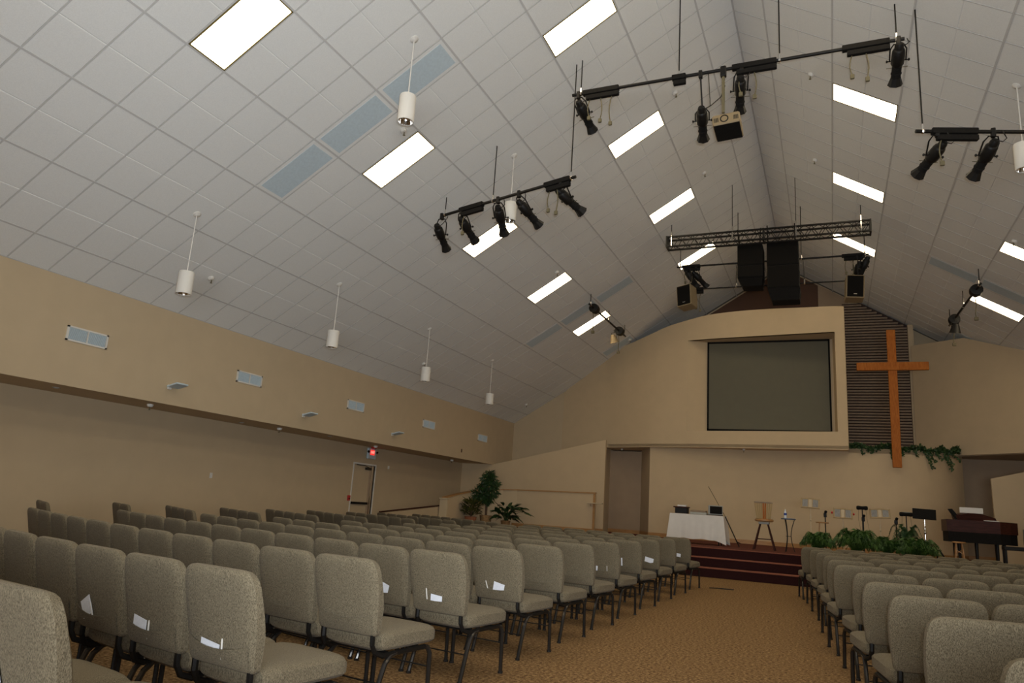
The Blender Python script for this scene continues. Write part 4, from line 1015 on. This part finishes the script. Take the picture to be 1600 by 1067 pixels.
MB().lathe([(.1, 4.58), (.11, 4.62), (.11, 5.0), (.05, 5.14), (.045, 5.2)], 14, Matrix.Translation((.98, 45, 0))).build('body', m_glass, t, True)
MB().lathe([(.113, 4.80), (.113, 4.98)], 14, Matrix.Translation((.98, 45, 0)), cap=False).build('wrapper', m_blue, t, True); MB().lathe([(.05, 5.2), (.05, 5.27)], 10, Matrix.Translation((.98, 45, 0))).build('cap', m_white, t)
# music stands
def music_stand(x, y, z0, z1, wd, tilt, m, mp, label, sheet=True, clips=False):
    t = thing('music_stand', (x, y, STG), label, 'music stand', 'music stands on the stage' if sheet else None)
    MB().tube([(x, y, STG + .1), (x, y, z0 + .1)], [.05, .035], 8).lathe([(.05, z0 - 1.1), (.09, z0 - 1.0), (.05, z0 - .9), (.08, z0 - .7), (.05, z0 - .5)], 10, Matrix.Translation((x, y, 0))).build('post', mp, t, True)
    for k in range(3):
        az = k * 2.1 + .4; MB().tube([(x, y, STG + .4), (x + .55 * cos(az), y + .55 * sin(az), STG + .04)], .035, 6).build('foot', mp, t)
    mt = Matrix.Translation((x, y - .05, (z0 + z1) / 2)) @ Matrix.Rotation(tilt, 4, 'Y') @ Matrix.Rotation(RAD(-9), 4, 'X'); h_ = (z1 - z0) / 2 + .04
    if sheet:
        fr = MB()
        n = 10; base = [(-wd + 2 * wd * k / n, h_ + .08 * (cos((k / n - .5) * pi * 2) * .5 + .5) - .06) for k in range(n + 1)]
        for k in range(n): fr.add([mt @ Vector(v) for v in ((base[k][0], -.04, base[k][1] - .09), (base[k + 1][0], -.04, base[k + 1][1] - .09), (base[k + 1][0], -.04, base[k + 1][1]), (base[k][0], -.04, base[k][1]), (base[k][0], .04, base[k][1] - .09), (base[k + 1][0], .04, base[k + 1][1] - .09), (base[k + 1][0], .04, base[k + 1][1]), (base[k][0], .04, base[k][1]))], [(0, 1, 2, 3), (7, 6, 5, 4), (3, 2, 6, 7), (0, 4, 5, 1)])
        fr.box(-wd, wd, -.12, .04, -h_, -h_ + .09, mt).box(-wd, -wd + .09, -.04, .04, -h_, h_ - .02, mt).box(wd - .09, wd, -.04, .04, -h_, h_ - .02, mt)
        fr.build('desk_frame', m, t)
        for a, b in ((-wd + .13, -.2), (.2, wd - .13)): MB().box(a, b, -.03, -.01, -h_ + .09, h_ - .12, mt).build('sheet', m_sheet, t)
        MB().cbox(-.15, .15, -.05, .03, -h_ + .05, h_ - .1, .04, mt).build('lyre', m_cream, t)
        if clips:
            for s_ in (-1, 1): MB().lathe([(.03, -.1), (.09, 0), (.03, .1)], 8, mt @ Matrix.Translation((s_ * (wd + .08), 0, 0))).build('clip', m_redp, t)
    else:
        MB().cbox(-wd, wd, -.03, .03, -h_, h_, .02, mt).box(-wd, wd, -.14, -.03, -h_, -h_ + .04, mt).build('desk', m_blackm, t)
    return t
m_desk = mat('gold_wood', (0.42, 0.29, 0.13), 0.5)
music_stand(2.72, 49.6, 5.6, 6.36, .74, .03, m_desk, m_cream, 'highest wooden music stand, leftmost on the stage')
music_stand(5.2, 49.6, 4.92, 5.68, .74, .02, m_desk, m_cream, 'middle wooden music stand with two red side clips', clips=True)
music_stand(7.95, 49.6, 5.12, 5.82, .76, -.04, m_desk, m_cream, 'right wooden music stand above the third fern')
music_stand(10.6, 44.4, 5.16, 5.84, .76, .03, m_black, m_chrome, 'solid black music stand with a chrome post', sheet=False)
MB()
def mic(x, y, zt, label, lean=0, extra=False):
    t = thing('microphone_stand', (x, y, STG), label, 'microphone', 'microphone stands')
    MB().lathe([(.4, STG), (.4, STG + .06), (.05, STG + .1)], 16, Matrix.Translation((x, y, 0))).build('base', m_black, t, True)
    MB().tube([(x, y, STG + .05), (x + lean, y, zt - .4)], .045, 6).build('pole', m_black, t)
    MB().cbox(-.12, .12, -.12, .12, -.35, .02, .04, Matrix.Translation((x + lean, y, zt - .1))).build('clip', m_black, t)
    MB().lathe([(.05, -.25), (.07, 0), (.11, .08), (.11, .2), (.04, .26)], 12, dirm((.3, -.5, .6), (x + lean, y, zt - .1))).build('microphone', m_blackm, t, True)
mic(3.85, 50.2, 5.35, 'black microphone stand left of the middle wooden stand'); mic(6.72, 49.8, 5.2, 'black microphone stand below the first round drum pad'); mic(8.95, 48.2, 5.1, 'black microphone stand right of the third fern', .05)
def pad(x, y, z_, w_, label, pm=False):
    t = thing('drum_pad', (x, y, STG), label, 'drum', 'padded drum heads on stands')
    MB().tube([(x, y, STG), (x, y, z_ - .05)], .04, 6).build('pole', m_black, t)
    MB().lathe([(.05, -w_), (.15, -w_ + .03), (.17, -w_ + .15), (.14, -.05), (.14, .05), (.17, w_ - .15), (.15, w_ - .03), (.05, w_)], 14, dirm((1, .1, .0), (x, y, z_))).build('pad', m_blackm, t, True)
    if pm: MB().box(x - .25, x + .3, y - .05, y + .1, z_ + .14, z_ + .18).build('top_plate', m_grey, t)
    MB().tube([(x - w_ * .6, y, z_ - .1), (x - w_ * .7, y, z_ - .9), (x - w_ * .4, y, z_ - 1.7)], .015, 4).tube([(x + w_ * .6, y, z_ - .1), (x + w_ * .8, y, z_ - 1), (x + w_ * 1.1, y, z_ - 1.8)], .015, 4).build('cable', m_plug, t)
pad(6.65, 49.2, 5.82, .43, 'black twin-ended padded bar on a stand between wooden music stands'); pad(9.75, 48.5, 5.5, .48, 'black padded bar on a stand left of the black music stand', True)
def stool(x, y, h_, r, label, m):
    t = thing('wooden_stool', (x, y, STG), label, 'stool', 'plain wooden stools')
    MB().lathe([(r, STG + h_ - .1), (r * 1.05, STG + h_ - .05), (r, STG + h_), (.02, STG + h_)], 18, Matrix.Translation((x, y, 0))).build('seat', m, t, True)
    rr = []
    for k in range(4):
        az = pi / 4 + k * pi / 2; a = Vector((x + r * .6 * cos(az), y + r * .6 * sin(az), STG + h_ - .08)); b = Vector((x + r * 1.05 * cos(az), y + r * 1.05 * sin(az), STG))
        MB().tube([a, b], .04, 6).build('leg', m, t); rr.append(a.lerp(b, .3 + .2 * (k % 2)))
    g_ = MB()
    for k in range(4): g_.tube([rr[k], rr[(k + 1) % 4]], .025, 5)
    g_.build('stretcher', m, t)
stool(3.6, 50.6, 2.5, .5, 'red-brown wooden stool behind the leftmost music stand', m_wood); stool(12.75, 44.9, 1.7, .42, 'low wooden stool under the left end of the piano', m_wood)
t = thing('guitar_stand', (11.7, 46, STG), 'small black A-frame guitar stand on the floor left of the piano', 'stand')
MB().tube([(11.45, 46.2, STG), (11.5, 46.0, STG + .95), (11.62, 46.0, STG + .98)], .06, 6).tube([(12.2, 46.0, STG), (11.62, 46.0, STG + .98)], .06, 6).build('frame', m_black, t)
MB().tube([(11.45, 46.2, STG + .25), (11.3, 45.8, STG + .25)], .04, 6).build('cradle', m_black, t)

# piano
py0, py1 = 45.6, 48.6
t = thing('piano', (14.4, 47, STG), 'dark red-brown grand piano with raised lid at the right of the stage', 'piano')
out = [(12.15, py0), (15.5, py0), (16.2, py0 + .35), (16.75, py0 + 1.0), (16.8, py0 + 1.9), (16.2, py1), (12.15, py1)]
bz0, bz1 = 4.42, 5.28
MB().prism(out, bz0, bz1).build('case', m_darkwood, t)
MB().prism([(a * .97 + 14.4 * .03, b) for a, b in out], bz0 - .75, bz0).build('under_case', m_blackm, t)
mt = Matrix.Translation((13.0, py1 - .6, bz1)) @ Matrix.Rotation(RAD(24), 4, 'Y')
lid = MB(); lid.add([(12.8, py0 + .3, bz1 + .32), (13.6, py0 + .25, bz1 + .5), (14.4, py0 + .25, bz1 + .5), (15.3, py0 + .3, bz1 + .25), (15.4, py0 + .4, bz1), (12.9, py0 + .4, bz1), (12.8, py1 - .4, bz1 + .4), (13.6, py1 - .4, bz1 + .6), (14.4, py1 - .4, bz1 + .6), (15.3, py1 - .3, bz1 + .3), (15.4, py1 - .3, bz1), (12.9, py1 - .3, bz1)],
    [(5, 4, 3, 2, 1, 0), (6, 7, 8, 9, 10, 11), (0, 1, 7, 6), (1, 2, 8, 7), (2, 3, 9, 8), (3, 4, 10, 9), (5, 0, 6, 11)]); lid.build('lid', m_darkwood, t)
MB().add([(12.35, py0 + .5, bz1 + .75), (12.6, py0 + .4, bz1 + .78), (13.1, py0 + .35, bz1 + .1), (12.8, py0 + .5, bz1), (12.35, py0 + .8, bz1 + .75), (12.6, py0 + .8, bz1 + .78), (13.1, py0 + .8, bz1 + .1), (12.8, py0 + .8, bz1)], [(0, 3, 2, 1), (4, 5, 6, 7), (0, 1, 5, 4), (1, 2, 6, 5), (2, 3, 7, 6), (3, 0, 4, 7)]).build('lid_prop', m_black, t)
MB().box(13.2, 14.7, py0 + 1.2, py0 + 1.25, bz1 + .55, bz1 + .95).build('music_desk', m_cloth, t)
for a, b in ((12.9, py0 + .3), (14.0, py0 + .4), (15.3, py0 + .5), (15.9, py0 + 1.5), (12.9, py1 - .4), (15.6, py1 - .5)): MB().tube([(a, b, STG), (a, b, bz0 - .7)], [.09, .13], 8).build('leg', m_black, t)
tag(MB().cbox(14.55, 15.5, py0 + .1, py0 + .8, bz1 + .01, bz1 + .06, .02).build('sheet_music', m_cloth, org=(15, py0, bz1)), 'white sheets of music lying on the right side of the piano', 'paper')
t = thing('piano_bench', (16.4, 44.8, STG), 'dark piano bench at the right in front of the piano', 'bench')
MB().cbox(15.4, 17.6, 44.3, 45.2, 3.35, 3.62, .04).build('seat', m_black, t)
for a in (15.5, 17.45):
    for b in (44.4, 45.1): MB().cbox(a - .07, a + .07, b - .07, b + .07, STG, 3.36, .01).build('leg', m_black, t)
t = thing('amplifier', (18.3, 47.5, STG), 'grey amplifier cabinet cut by the right edge of the picture', 'amplifier')
MB().cbox(17.35, 18.9, 47.2, 48.3, STG, 4.9, .04).build('cabinet', m_grey, t); MB().box(17.45, 18.8, 47.16, 47.2, STG + .1, 4.8).build('grille', m_blackm, t)
t = thing('microphone_stand', (17.6, 47.0, STG), 'boom microphone stand at the right edge above the grey amplifier', 'microphone')
MB().tube([(18.2, 46.8, STG), (18.2, 46.8, 6.2)], .045, 6).build('pole', m_beigep, t); MB().tube([(18.4, 46.8, 6.7), (17.2, 46.8, 5.6)], .03, 6).tube([(18.4, 46.8, 6.3), (17.3, 46.8, 5.3)], .03, 6).build('boom', m_beigep, t)
sprinkler((-3.5, 57.9, ZS - .06), (0, 0, -1), 'sprinkler head under the screen bulkhead above the stage', None)
sprinkler((-17.0, 62.0, ZS - .06), (0, 0, -1), 'sprinkler head above the dark doorway alcove', None)
# thin dark cord on the carpet
tag(MB().tube([(-2.6, 29.6, .03), (-2.2, 29.9, .03), (-1.2, 30.0, .03)], .03, 5).build('floor_cord', m_black, org=(-2, 29.8, 0)), 'short dark cord on the carpet by the front aisle chair', 'cord')

# unseen glazed doors added against the back wall to go with the fill light
for k in range(4):
    x0 = -8 + k * 6; t = thing('window_%d' % (k + 1), (x0 + 2.9, YB, 0), None, None); t['kind'] = 'structure'
    fr = MB()
    for a in (x0, x0 + 2.85, x0 + 5.7): fr.box(a, a + .14, YB, YB + .12, 0, 9)
    for z_ in (0, 8.9, 7.2): fr.box(x0, x0 + 5.84, YB, YB + .12, z_, z_ + .14)
    fr.build('window_frame', m_white, t)
    MB().box(x0 + .1, x0 + 5.7, YB + .04, YB + .06, .1, 8.9).build('pane', m_glass, t)
for o in bpy.data.objects:
    if '_o' in o: del o['_o']
